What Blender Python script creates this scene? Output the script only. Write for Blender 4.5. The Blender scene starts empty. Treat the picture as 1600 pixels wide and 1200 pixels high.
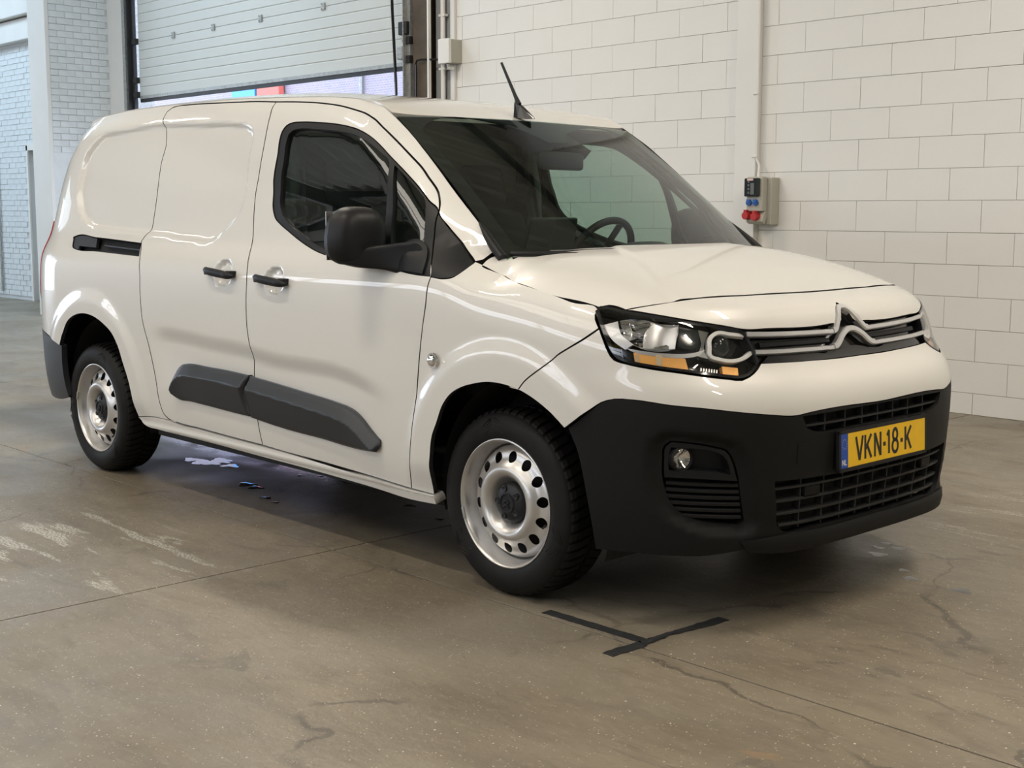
import bpy, bmesh, math, random
import numpy as np
from mathutils import Vector, Matrix
from mathutils.geometry import delaunay_2d_cdt
random.seed(7); rng = np.random.RandomState(3)
SC = bpy.context.scene
COL = SC.collection
# light positions: tube lamps (x, y, watts), roof lights and one added fill (x, y, sx, sy, watts), window bands
DROPS = [[0.495, 0.645, 0.009600000000000001], [0.528, 0.637, 0.016], [0.508, 0.718, 0.016], [0.584, 0.683, 0.024], [0.574, 0.546, 0.028000000000000004], [0.76, 0.414, 0.016], [1.033, 0.324, 0.028000000000000004], [0.836, 0.335, 0.024], [-2.179, -0.517, 0.04000000000000001], [-2.087, -0.526, 0.032], [-1.755, -0.634, 0.016], [-1.863, -0.614, 0.024], [-2.105, -0.144, 0.012], [-1.296, -0.236, 0.024], [-1.008, -0.304, 0.016], [-2.184, -0.207, 0.016], [-2.636, -0.33, 0.04000000000000001], [-2.754, -0.304, 0.032], [-2.764, -0.366, 0.04000000000000001], [-2.926, -0.385, 0.04000000000000001], [-2.822, -0.377, 0.05600000000000001], [-2.807, -0.283, 0.048]]
LAMPS = [[-4.5, -2.8, 52], [-1.0, -2.8, 74], [-9.5, -2.6, 32], [-9.5, 1.0, 40], [-4.8, 1.0, 100], [1.8, 1.8, 112], [3.5, -0.8, 88], [6.5, -2.0, 80]]
SKYL_FILL = [[-1.5, -7.0, 12, 3.2, 320, 0], [-16, 0.8, 4, 2.5, 400, 1], [-9.2, 1.6, 2.5, 1.6, 130, 1]]  # last entry is an added fill light that brightens the brick pier
WINL = [[[-7.5, -11.9, 3.75], [24, 1.3], 190, [1.5708, 0, 0]], [[-23.9, -6, 2.1], [6, 4], 150, [0, -1.5708, 0]]]
# ================================================================ camera, world, lights, exposure
cam_d = bpy.data.cameras.new('camera'); cam = bpy.data.objects.new('camera', cam_d); COL.objects.link(cam); SC.camera = cam
_yaw, _pit, _rol = 2.38455150, .130390804, .00175748583
_f = Vector((math.cos(_yaw)*math.cos(_pit), math.sin(_yaw)*math.cos(_pit), -math.sin(_pit)))
_r0 = Vector((math.sin(_yaw), -math.cos(_yaw), 0)); _u0 = _r0.cross(_f)
_r = _r0*math.cos(_rol)+_u0*math.sin(_rol); _u = _u0*math.cos(_rol)-_r0*math.sin(_rol)
cam.matrix_world = Matrix(((_r.x, _u.x, -_f.x, 3.16612039), (_r.y, _u.y, -_f.y, -3.82718821), (_r.z, _u.z, -_f.z, 1.29408532), (0, 0, 0, 1)))
cam_d.sensor_width = 36; cam_d.lens = 36*2051.64829/1600; cam_d.clip_end = 200; cam_d.clip_start = .05
SC.view_settings.view_transform = 'Standard'; SC.view_settings.look = 'None'; SC.view_settings.gamma = 1
SC.view_settings.use_curve_mapping = False; SC.view_settings.exposure = 0.0
W = bpy.data.worlds.new('daylight_sky'); SC.world = W; W.use_nodes = True
W.node_tree.nodes['Background'].inputs[0].default_value = (.72, .82, 1.0, 1); W.node_tree.nodes['Background'].inputs[1].default_value = 4.2

def area(name, loc, size, power, col, rot=(0, 0, 0)):
    l = bpy.data.lights.new(name, 'AREA'); l.shape = 'RECTANGLE'; l.size, l.size_y = size; l.energy = power; l.color = col
    o = bpy.data.objects.new(name, l); COL.objects.link(o); o.location = loc; o.rotation_euler = rot; return o
WARM = (1.0, .895, .755); DAY = (1.0, .93, .84)
for i, (x, y, p) in enumerate(LAMPS):
    area('hall_lamp_light', (x, y, 5.18), (1.5, .22), p, WARM)
for i, (x, y, sx, sy, p, cool) in enumerate(SKYL_FILL):
    area('skylight_and_fill', (x, y, 5.9), (sx, sy), p, (.62, .82, 1.0) if cool else (1.0, .93, .82))
for i, (loc, size, p, rot) in enumerate(WINL):
    area('window_daylight', loc, size, p, DAY if i == 0 else (.75, .88, 1.0), rot)

# ================================================================ materials
def newmat(name):
    m = bpy.data.materials.new(name); m.use_nodes = True; nt = m.node_tree; return m, nt, nt.nodes['Principled BSDF']
def N(nt, t, **kw):
    n = nt.nodes.new(t)
    for k, v in kw.items(): setattr(n, k, v)
    return n
def mat(name, col, rough=.5, metal=0, coat=0, coat_r=.03, bump=0, bscale=200, spec=.5, var=0, vscale=5, emit=None, estr=1):
    m, nt, b = newmat(name)
    b.inputs['Base Color'].default_value = (*col, 1); b.inputs['Roughness'].default_value = rough; b.inputs['Metallic'].default_value = metal
    b.inputs['Coat Weight'].default_value = coat; b.inputs['Coat Roughness'].default_value = coat_r; b.inputs['Specular IOR Level'].default_value = spec
    tc = N(nt, 'ShaderNodeTexCoord')
    if bump:
        n = N(nt, 'ShaderNodeTexNoise'); n.inputs['Scale'].default_value = bscale; n.inputs['Detail'].default_value = 4
        bp = N(nt, 'ShaderNodeBump'); bp.inputs['Strength'].default_value = bump; bp.inputs['Distance'].default_value = .002
        nt.links.new(tc.outputs['Object'], n.inputs['Vector']); nt.links.new(n.outputs['Fac'], bp.inputs['Height']); nt.links.new(bp.outputs['Normal'], b.inputs['Normal'])
    if var:
        n = N(nt, 'ShaderNodeTexNoise'); n.inputs['Scale'].default_value = vscale; n.inputs['Detail'].default_value = 5
        mx = N(nt, 'ShaderNodeMapRange'); mx.inputs['From Min'].default_value = .3; mx.inputs['From Max'].default_value = .7
        mx.inputs['To Min'].default_value = 1-var; mx.inputs['To Max'].default_value = 1+var
        hs = N(nt, 'ShaderNodeHueSaturation'); hs.inputs['Color'].default_value = (*col, 1)
        nt.links.new(tc.outputs['Object'], n.inputs['Vector']); nt.links.new(n.outputs['Fac'], mx.inputs['Value']); nt.links.new(mx.outputs['Result'], hs.inputs['Value'])
        nt.links.new(hs.outputs['Color'], b.inputs['Base Color'])
    if emit: b.inputs['Emission Color'].default_value = (*emit, 1); b.inputs['Emission Strength'].default_value = estr
    return m
def glassmat(name, tint, rough=.0, ior=1.5, tintmix=1.0):
    m = bpy.data.materials.new(name); m.use_nodes = True; nt = m.node_tree; nt.nodes.clear()
    o = N(nt, 'ShaderNodeOutputMaterial'); mx = N(nt, 'ShaderNodeMixShader'); t = N(nt, 'ShaderNodeBsdfTransparent'); g = N(nt, 'ShaderNodeBsdfGlossy'); f = N(nt, 'ShaderNodeLayerWeight')
    t.inputs[0].default_value = (*tint, 1); g.inputs['Roughness'].default_value = rough; f.inputs['Blend'].default_value = .5
    pw = N(nt, 'ShaderNodeMath', operation='POWER'); pw.inputs[1].default_value = 4.2; ma = N(nt, 'ShaderNodeMath', operation='MULTIPLY_ADD'); f0 = ((ior-1)/(ior+1))**2*1.7
    ma.inputs[1].default_value = 1-f0; ma.inputs[2].default_value = f0; nt.links.new(f.outputs['Facing'], pw.inputs[0]); nt.links.new(pw.outputs[0], ma.inputs[0])
    nt.links.new(ma.outputs[0], mx.inputs[0]); nt.links.new(t.outputs[0], mx.inputs[1]); nt.links.new(g.outputs[0], mx.inputs[2]); nt.links.new(mx.outputs[0], o.inputs[0]); return m
M = {}
M['paint'] = mat('white_paint', (.735, .718, .680), .38, coat=1.0, coat_r=.02)
M['gap'] = mat('panel_gap_dark', (.012, .012, .012), .8)
M['plastic'] = mat('dark_grained_plastic', (.0105, .0108, .0110), .55, bump=.25, bscale=900, spec=.17)
M['clad'] = mat('grey_grained_plastic', (.018, .021, .026), .38, bump=.2, bscale=900, spec=.55)
M['gloss_black'] = mat('gloss_black', (.010, .010, .012), .12)
M['satin_black'] = mat('satin_black', (.010, .0105, .012), .46, spec=.28)
M['grille_bar'] = mat('grille_bar_plastic', (.026, .027, .028), .5, spec=.3)
M['rubber'] = mat('tyre_rubber', (.0095, .009, .0085), .6, spec=.22, bump=.3, bscale=120, var=.25, vscale=9)
M['seal'] = mat('rubber_seal', (.012, .012, .013), .4)
M['steel_rim'] = mat('silver_steel', (.62, .61, .60), .33, metal=.75, bump=.05, bscale=60, var=.06, vscale=12)
M['chrome'] = mat('satin_chrome', (.72, .72, .73), .34, metal=.85)
M['bright_chrome'] = mat('bright_chrome', (.85, .85, .86), .08, metal=1)
M['cap'] = mat('hub_cap_grey', (.014, .015, .018), .42, spec=.35)
M['lens'] = glassmat('clear_lens', (.96, .96, .96))
M['screen'] = glassmat('windscreen_glass', (.66, .80, .72), ior=1.6)
M['sideglass'] = glassmat('side_glass', (.52, .64, .59), ior=1.8)
M['amber'] = mat('amber_lens', (1.0, .50, .13), .2, metal=.15, coat=1, bump=.6, bscale=300)
M['glint'] = mat('signal_glint', (1.0, .80, .52), .12, metal=.5, coat=1)  # pale warm colour painted in as glints on the turn signal
M['light_guide'] = mat('light_guide_white', (.90, .90, .88), .3, coat=.5)
M['red'] = mat('red_lens', (.45, .02, .02), .15, coat=1)
M['yellow'] = mat('plate_yellow', (.93, .56, .004), .45, var=.03, vscale=30)
M['blue'] = mat('plate_blue', (.01, .07, .42), .45)
M['plate_ink'] = mat('plate_ink', (.012, .012, .012), .5)
M['white_ink'] = mat('plate_white', (.8, .8, .8), .5)
M['yellow_ink'] = mat('plate_star', (.75, .6, .05), .5)
M['interior'] = mat('interior_dark_plastic', (.030, .031, .033), .65, bump=.2, bscale=500)
M['seat'] = mat('seat_fabric', (.035, .036, .040), .9, bump=.5, bscale=700)
M['trim_grey'] = mat('interior_grey_trim', (.15, .155, .145), .7)
M['under'] = mat('underbody', (.015, .015, .015), .8)
M['wall'] = mat('painted_block', (.77, .765, .74), .62, bump=.5, bscale=90, var=.022, vscale=1.6)
M['mortar'] = mat('block_joint', (.33, .30, .26), .9, bump=.3)
M['white_trim'] = mat('white_painted_wood', (.73, .72, .69), .5, var=.03, vscale=3)
M['brick_w'] = mat('white_painted_brick', (.66, .69, .70), .55, bump=.9, bscale=60, var=.06, vscale=6)
M['brick_joint'] = mat('brick_joint', (.56, .58, .59), .8)
M['door_panel'] = mat('sectional_door_white', (.58, .60, .58), .42, bump=.08, bscale=25, var=.02, vscale=1.5)
M['galv'] = mat('galvanised_steel', (.40, .41, .40), .45, metal=.6, var=.2, vscale=30)
M['dark_steel'] = mat('dark_steel', (.03, .03, .032), .5, metal=.4)
M['brown'] = mat('brown_steel_post', (.085, .062, .040), .7, var=.25, vscale=8)
M['box'] = mat('socket_box_grey', (.42, .41, .35), .5)
M['conduit'] = mat('white_conduit', (.75, .74, .70), .45)
M['blue_socket'] = mat('blue_socket', (.02, .11, .40), .4)
M['red_socket'] = mat('red_socket', (.45, .02, .02), .4)
M['smoke'] = mat('smoked_window', (.015, .02, .02), .12)
M['tape'] = mat('black_tape', (.022, .024, .026), .55, bump=.6, bscale=80, var=.35, vscale=40)
M['roof_steel'] = mat('roof_sheet', (.62, .63, .58), .6)
M['beam'] = mat('roof_beam', (.10, .11, .10), .5)
M['yellow_beam'] = mat('crane_beam_yellow', (.80, .48, .04), .5)
M['lamp_glow'] = mat('lamp_tube', (.9, .9, .9), .5, emit=(1, .88, .7), estr=6)
M['reveal'] = mat('grey_painted_reveal', (.30, .31, .32), .7)
M['grey_wall'] = mat('hall_wall', (.42, .43, .40), .8, var=.08, vscale=2)
M['asphalt'] = mat('asphalt', (.16, .16, .16), .9, var=.2)
M['sign_blue'] = mat('blue_sign', (.10, .38, .80), .5)
M['sign_red'] = mat('red_sign', (.75, .16, .12), .5)
# outdoor brickwork, far away: printed pattern with relief
def brickmat(name, c1, c2, mo, sc):
    m, nt, b = newmat(name); tc = N(nt, 'ShaderNodeTexCoord'); mp = N(nt, 'ShaderNodeMapping'); mp.inputs['Rotation'].default_value = (math.pi/2, 0, 0)
    br = N(nt, 'ShaderNodeTexBrick'); br.inputs['Color1'].default_value = (*c1, 1); br.inputs['Color2'].default_value = (*c2, 1); br.inputs['Mortar'].default_value = (*mo, 1)
    br.inputs['Scale'].default_value = sc; br.inputs['Mortar Size'].default_value = .02
    nt.links.new(tc.outputs['Object'], mp.inputs[0]); nt.links.new(mp.outputs[0], br.inputs['Vector']); nt.links.new(br.outputs['Color'], b.inputs['Base Color'])
    bp = N(nt, 'ShaderNodeBump'); bp.inputs['Strength'].default_value = .5; bp.inputs['Distance'].default_value = .01; bp.invert = True
    nt.links.new(br.outputs['Fac'], bp.inputs['Height']); nt.links.new(bp.outputs[0], b.inputs['Normal']); b.inputs['Roughness'].default_value = .8; return m
M['far_brick'] = brickmat('yard_brick', (.40, .33, .36), (.32, .30, .38), (.52, .50, .54), 4.6)
M['far_brick_light'] = brickmat('yard_brick_pale', (.74, .58, .56), (.80, .70, .68), (.84, .82, .82), 4.6)
def floormat():
    m, nt, b = newmat('worn_concrete'); L = nt.links.new
    tc = N(nt, 'ShaderNodeTexCoord'); P = tc.outputs['Object']
    def noise(sc, det=6, dist=0, vec=None, rough=.55):
        n = N(nt, 'ShaderNodeTexNoise'); n.inputs['Scale'].default_value = sc; n.inputs['Detail'].default_value = det; n.inputs['Distortion'].default_value = dist; n.inputs['Roughness'].default_value = rough
        L(vec or P, n.inputs['Vector']); return n.outputs['Fac']
    def ramp(src, a, bb, lo=0., hi=1.):
        r = N(nt, 'ShaderNodeMapRange'); r.interpolation_type = 'SMOOTHSTEP'; r.inputs['From Min'].default_value = a; r.inputs['From Max'].default_value = bb; r.inputs['To Min'].default_value = lo; r.inputs['To Max'].default_value = hi
        L(src, r.inputs['Value']); return r.outputs['Result']
    def mix(fac, c1, c2):
        x = N(nt, 'ShaderNodeMix', data_type='RGBA'); L(fac, x.inputs[0])
        for k, cc in ((6, c1), (7, c2)):
            if isinstance(cc, tuple): x.inputs[k].default_value = (*cc, 1)
            else: L(cc, x.inputs[k])
        return x.outputs[2]
    def mul(a, bb):
        q = N(nt, 'ShaderNodeMath', operation='MULTIPLY')
        for k, cc in ((0, a), (1, bb)):
            if isinstance(cc, (int, float)): q.inputs[k].default_value = cc
            else: L(cc, q.inputs[k])
        return q.outputs[0]
    ms = N(nt, 'ShaderNodeMapping'); ms.inputs['Rotation'].default_value = (0, 0, -.12); ms.inputs['Scale'].default_value = (.55, 2.6, 1); L(P, ms.inputs[0]); SS = ms.outputs[0]
    mp = N(nt, 'ShaderNodeMapping'); mp.inputs['Rotation'].default_value = (0, 0, .55); mp.inputs['Scale'].default_value = (.55, 1.5, 1); L(P, mp.inputs[0]); S = mp.outputs[0]
    col = mix(ramp(noise(1.1, 7, .4, S), .35, .68), (.176, .146, .104), (.245, .208, .152))
    col = mix(ramp(noise(5, 8, 1.2, S), .42, .75, 0, .75), col, (.150, .124, .092))
    col = mix(ramp(noise(13, 9, 1.5, S, .7), .50, .72, 0, .45), col, (.13, .108, .082)); col = mix(ramp(noise(34, 7, .3, S, .7), .50, .78, 0, .5), col, (.34, .30, .225))
    col = mix(ramp(noise(.55, 4, .3), .50, .66, 0, .5), col, (.265, .240, .195))
    # stains with crisp edge
    st = mul(ramp(noise(2.4, 10, 1.8, S, .62), .60, .645, 0, .55), ramp(noise(.9, 3), .42, .56)); col = mix(st, col, (.105, .090, .074))
    # pale scuffed paint traces, in the place where the old marking was
    sx = N(nt, 'ShaderNodeSeparateXYZ'); L(P, sx.inputs[0])
    def band(o, a, bb, w): 
        r1 = ramp(o, a-w, a); r2 = ramp(o, bb, bb+w, 1, 0); return mul(r1, r2)
    loc = mul(band(sx.outputs[0], -2.05, -1.05, .25), band(sx.outputs[1], -2.3, -1.35, .2))
    sc = mul(mul(ramp(noise(3.6, 8, .3, SS, .62), .545, .60), ramp(noise(110, 4, 0, None, .7), .46, .56)), loc); col = mix(mul(sc, .9), col, (.56, .55, .49))
    loc2 = mul(band(sx.outputs[0], .6, 2.0, .4), band(sx.outputs[1], .9, 3.4, .3))
    sc2 = mul(mul(ramp(noise(3, 8, .8, SS), .54, .61), ramp(noise(90, 4), .44, .58)), loc2); col = mix(mul(sc2, .7), col, (.52, .49, .43))
    # hairline cracks and damp-edged stains
    nv = N(nt, 'ShaderNodeTexNoise'); nv.inputs['Scale'].default_value = 2.2; nv.inputs['Detail'].default_value = 7; L(P, nv.inputs['Vector'])
    ad = N(nt, 'ShaderNodeVectorMath', operation='MULTIPLY_ADD'); ad.inputs[1].default_value = (.55, .55, 0); L(nv.outputs['Color'], ad.inputs[0]); L(P, ad.inputs[2])
    vc = N(nt, 'ShaderNodeTexVoronoi', feature='DISTANCE_TO_EDGE'); vc.inputs['Scale'].default_value = .75; L(ad.outputs[0], vc.inputs['Vector'])
    ck = mul(ramp(vc.outputs['Distance'], .002, .009, .6, 0), ramp(noise(1.3, 3), .45, .55)); col = mix(ck, col, (.060, .050, .040))
    s2 = mul(ramp(vc.outputs['Distance'], .008, .035, .40, 0), mul(ramp(noise(4.5, 9, 1.0, None, .7), .52, .58), ramp(noise(1.0, 3, .2), .52, .60))); col = mix(s2, col, (.085, .072, .058))
    # ochre and rust blotches
    col = mix(mul(ramp(noise(2.9, 5, .6), .68, .74, 0, .45), 1), col, (.36, .22, .11))
    # fine speckle: grit, chips and pits
    for sc_, th, cc, m_ in ((15, .06, (.68, .64, .54), .44), (38, .11, (.62, .57, .46), .47), (70, .16, (.52, .47, .37), .46)):
        v = N(nt, 'ShaderNodeTexVoronoi'); v.inputs['Scale'].default_value = sc_; L(P, v.inputs['Vector'])
        col = mix(mul(ramp(v.outputs['Distance'], th*.6, th, 1, 0), ramp(noise(sc_*.19, 3), m_, m_+.06)), col, cc)
    for sc_, th in ((6.1, .022), (13.7, .035)):
        v2 = N(nt, 'ShaderNodeTexVoronoi'); v2.inputs['Scale'].default_value = sc_; L(P, v2.inputs['Vector'])
        col = mix(mul(ramp(v2.outputs['Distance'], th*.7, th, .9, 0), ramp(noise(sc_*.3, 2), .46, .52)), col, (.03, .025, .02))
    # roughness: burnished patches, and a smooth damp film between the axles under the van; damp darkening and under-van shade are painted into the colour
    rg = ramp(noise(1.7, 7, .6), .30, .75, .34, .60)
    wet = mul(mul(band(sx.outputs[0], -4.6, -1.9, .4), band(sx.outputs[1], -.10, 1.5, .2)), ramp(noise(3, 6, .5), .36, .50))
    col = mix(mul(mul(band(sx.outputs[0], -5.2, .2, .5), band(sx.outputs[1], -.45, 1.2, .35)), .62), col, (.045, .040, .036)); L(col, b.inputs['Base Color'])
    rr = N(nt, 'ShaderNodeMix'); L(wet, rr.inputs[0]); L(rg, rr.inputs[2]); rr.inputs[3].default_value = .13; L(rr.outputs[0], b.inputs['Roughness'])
    bp = N(nt, 'ShaderNodeBump'); bp.inputs['Strength'].default_value = .45; bp.inputs['Distance'].default_value = .004
    L(noise(30, 10, .5, None, .65), bp.inputs['Height']); L(bp.outputs[0], b.inputs['Normal']); b.inputs['Specular IOR Level'].default_value = .5
    return m
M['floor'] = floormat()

# ================================================================ curve tools and the van's master surface
def spl(xs, ys):
    """natural cubic spline, linear extrapolation; returns vectorised function"""
    x = np.array(xs, float); y = np.array(ys, float); n = len(x)
    h = np.diff(x); A = np.zeros((n, n)); r = np.zeros(n); A[0, 0] = A[-1, -1] = 1
    for i in range(1, n - 1):
        A[i, i-1] = h[i-1]; A[i, i] = 2*(h[i-1]+h[i]); A[i, i+1] = h[i]
        r[i] = 6*((y[i+1]-y[i])/h[i] - (y[i]-y[i-1])/h[i-1])
    m = np.linalg.solve(A, r)
    def f(t):
        t = np.asarray(t, float); tc = np.clip(t, x[0], x[-1])
        i = np.clip(np.searchsorted(x, tc)-1, 0, n-2); a = x[i+1]-tc; b = tc-x[i]; hh = h[i]
        v = m[i]*a**3/(6*hh)+m[i+1]*b**3/(6*hh)+(y[i]/hh-m[i]*hh/6)*a+(y[i+1]/hh-m[i+1]*hh/6)*b
        s0 = (y[1]-y[0])/h[0]-h[0]*m[1]/6; s1 = (y[-1]-y[-2])/h[-1]+h[-1]*m[-2]/6
        return v + np.where(t < x[0], (t-x[0])*s0, 0) + np.where(t > x[-1], (t-x[-1])*s1, 0)
    return f
def lin(xs, ys):
    xs = np.array(xs, float); ys = np.array(ys, float)
    return lambda t: np.interp(t, xs, ys)
def sst(a, b, x):
    t = np.clip((np.asarray(x, float)-a)/(b-a), 0, 1); return t*t*(3-2*t)
def seg_dist(px, py, poly, closed=False):
    """distance to polyline, and arclength fraction index of nearest point"""
    P = np.array(poly, float); Q = np.roll(P, -1, 0) if closed else P[1:]; P0 = P if closed else P[:-1]
    px = np.asarray(px, float); py = np.asarray(py, float)
    best = np.full(px.shape, 1e9); bi = np.zeros(px.shape)
    for k in range(len(P0)):
        ax, ay = P0[k]; dx, dy = Q[k]-P0[k]; L = dx*dx+dy*dy+1e-12
        t = np.clip(((px-ax)*dx+(py-ay)*dy)/L, 0, 1); d = np.hypot(px-ax-t*dx, py-ay-t*dy)
        w = d < best; best = np.where(w, d, best); bi = np.where(w, k+t, bi)
    return best, bi
def in_poly(px, py, poly):
    P = np.array(poly, float); px = np.asarray(px, float); py = np.asarray(py, float); c = np.zeros(px.shape, bool)
    j = len(P)-1
    for i in range(len(P)):
        xi, yi = P[i]; xj, yj = P[j]
        if yi != yj:
            c ^= ((yi > py) != (yj > py)) & (px < (xj-xi)*(py-yi)/(yj-yi)+xi)
        j = i
    return c
def smooth_poly(poly, n=1, closed=True):
    """Catmull-Rom refinement of a coarse outline"""
    P = np.array(poly, float); m = len(P); out = []
    rng = range(m) if closed else range(m-1)
    for i in rng:
        p0 = P[(i-1) % m] if closed or i > 0 else P[0]; p1 = P[i]; p2 = P[(i+1) % m]
        p3 = P[(i+2) % m] if closed or i+2 < m else P[-1]
        for k in range(n):
            t = k/n; out.append(.5*((2*p1)+(-p0+p2)*t+(2*p0-5*p1+4*p2-p3)*t*t+(-p0+3*p1-3*p2+p3)*t**3))
    if not closed: out.append(P[-1])
    return np.array(out)

# ---------------------------------------------------------------- body master shape (metres; x forward from the front axle, z up, Y = half width)
X0F, X1R, LF, LR = .30, -3.20, .62, .62
NFX, NFY, NRX, NRY = 1.75, 3.6, 3.1, 3.8
_B = spl([.20, .27, .35, .45, .60, .75, .90, 1.00, 1.06, 1.11, 1.16, 1.22, 1.35, 1.50, 1.62, 1.72, 1.80],
         [.862, .880, .897, .908, .917, .922, .922, .917, .907, .885, .857, .836, .806, .771, .743, .718, .694])
_XF = spl([.20, .25, .29, .33, .40, .48, .58, .66, .70, .735, .77, .80, .83, .88, .93, .96, .985, 1.005, 1.02, 1.035],
          [.85, .868, .874, .874, .881, .886, .890, .890, .886, .874, .850, .818, .792, .772, .752, .737, .714, .684, .635, .565])
_XR = spl([.25, .35, .45, .60, .80, 1.00, 1.15, 1.30, 1.45, 1.60, 1.70, 1.78],
          [-3.78, -3.83, -3.858, -3.861, -3.856, -3.848, -3.842, -3.825, -3.785, -3.71, -3.65, -3.56])
_ZH = spl([-.45, -.2, -.144, -.074, .045, .155, .241, .325, .40, .50, .6], [1.185, 1.122, 1.102, 1.083, 1.064, 1.047, 1.030, 1.011, .996, .982, .972])   # height of the bonnet shut line
_C = spl([-.20, -.13, -.09, -.05, -.02, 0, .03], [0, .001, .006, .018, .034, .050, .085])
# upper edge of the side: windscreen edge then roof gutter (x, z, Y)
EDGE = np.array([(-.02, 1.02, .735), (-.13, 1.125, .725), (-.204, 1.18, .716), (-.30, 1.26, .709), (-.437, 1.367, .698), (-.575, 1.478, .684), (-.72, 1.587, .670), (-.83, 1.655, .659),
                 (-.91, 1.700, .657), (-1.066, 1.736, .657), (-1.236, 1.753, .657), (-1.5, 1.768, .657), (-2.0, 1.788, .657), (-2.6, 1.794, .655), (-3.0, 1.789, .65), (-3.25, 1.775, .642), (-3.42, 1.748, .63), (-3.55, 1.69, .61)])
_EY = EDGE[:, 2]
ARCH_F = (.045, .335, .43); ARCH_R = (-2.93, .345, .45)
def bwidth(x, z):
    x = np.asarray(x, float); z = np.asarray(z, float)
    b = _B(z)
    fade = sst(-.50, -.16, x)
    zh = _ZH(np.clip(x, -.45, .50))
    dz = np.clip(z-zh, -.2, .03)
    b = b - fade*np.where(dz > -.2, np.maximum(_C(dz), 0), 0)
    # flatten tumblehome start at bonnet level in front
    # pillar and roof curl
    up = sst(1.02, 1.16, z)
    if np.any(up > 0):
        d, k = seg_dist(x, z, EDGE[:, :2])
        ye = np.interp(k, np.arange(len(EDGE)), _EY)
        r = .17
        t = np.clip(1-d/r, 0, 1)
        ki = np.clip(k, 0, len(EDGE)-1)
        ex = np.interp(ki, np.arange(len(EDGE)), EDGE[:, 0]); ez = np.interp(ki, np.arange(len(EDGE)), EDGE[:, 1])
        be = _B(ez) - sst(-.50, -.16, ex)*np.maximum(_C(np.clip(ez-_ZH(np.clip(ex, -.45, .5)), -.2, .03)), 0)
        b = b - up*t**2.2*np.maximum(be-ye, 0)
    return b
def arch_disp(x, z):
    o = 0
    for (cx, cz, R), am in ((ARCH_F, .016), (ARCH_R, .014)):
        r = np.hypot((x-cx), (z-cz)*.98)
        o = o + am*(1-sst(R+.045, R+.125, r))*sst(.30, .42, z)
    return o
PANEL = None     # recess outline, filled from DATA
def disp(x, z):
    d = arch_disp(x, z)
    if PANEL is not None:
        e, _ = seg_dist(x, z, PANEL, True); ins = in_poly(x, z, PANEL); e = np.where(ins, e, -e)
        d = d - .020*sst(-.004, .030, e)
    # soft scoop of the doors above the sill
    if SCOOP is not None:
        zc = SCOOP(x); am = .020*sst(-2.35, -2.15, x)*(1-sst(-.78, -.52, x))
        d = d - am*sst(.0, .085, zc-z)*(1-.75*sst(.12, .34, zc-z))
    for hx, hz in HANDLES:
        r = np.hypot((x-hx)/.075, (z-hz)/.062)
        d = d - .022*(1-sst(.55, 1.0, r))
    return d
SCOOP = None; HANDLES = []
def to_xyz(s, z, off=0.0, detail=True):
    """body side/front/rear parameter (s,z) -> x, Y, z  (Y = half width, >=0)"""
    s = np.asarray(s, float); z = np.asarray(z, float) + 0*s
    th = np.where(s > X0F, (s-X0F)/LF, np.where(s < X1R, (X1R-s)/LR, 0)); th = np.clip(th, 0, np.pi)
    front = s > X0F; rear = s < X1R
    x = np.where(front | rear, 0, s); xx = x.copy()
    a = np.where(front, _XF(z)-X0F, X1R-_XR(z)); nx = np.where(front, NFX, NRX); ny = np.where(front, NFY, NRY)
    x = np.where(front, X0F, np.where(rear, X1R, s))
    for _ in range(4):
        b = bwidth(x, z)
        c_, s_ = np.cos(th), np.sin(th)
        A = np.maximum(s_, 1e-9)/a; Bq = np.abs(c_)/b+1e-9
        r = (A**2.5+Bq**2.5)**(-1/2.5)
        for _k in range(6):
            f = (A*r)**nx+(Bq*r)**ny-1; r = r-f/((nx*(A*r)**nx+ny*(Bq*r)**ny)/r)
        xf = np.where(front, X0F+r*s_, X1R-r*s_)
        x = np.where(front | rear, xf, s)
    Y = np.where(front | rear, r*c_, b)
    if detail: Y = Y + disp(x, z)*np.where(np.abs(th) < .5, 1, 0)
    return x, Y, z
def body(s, z, off=0.0, detail=True):
    x, Y, zz = to_xyz(s, z, 0, detail); P = np.stack([x, -Y, zz], -1)
    if np.any(np.asarray(off) != 0): P = P + normal(body0 if not detail else body1, s, z)*np.asarray(off)[..., None] if np.ndim(off) else P + normal(body0 if not detail else body1, s, z)*off
    return P
def body1(s, z): x, Y, zz = to_xyz(s, z, 0, True); return np.stack([x, -Y, zz], -1)
def body0(s, z): x, Y, zz = to_xyz(s, z, 0, False); return np.stack([x, -Y, zz], -1)
def normal(F, u, v, h=.002):
    du = F(u+h, v)-F(u-h, v); dv = F(u, v+h)-F(u, v-h); n = np.cross(du, dv); n /= np.linalg.norm(n, axis=-1, keepdims=True)+1e-12
    return n
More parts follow.
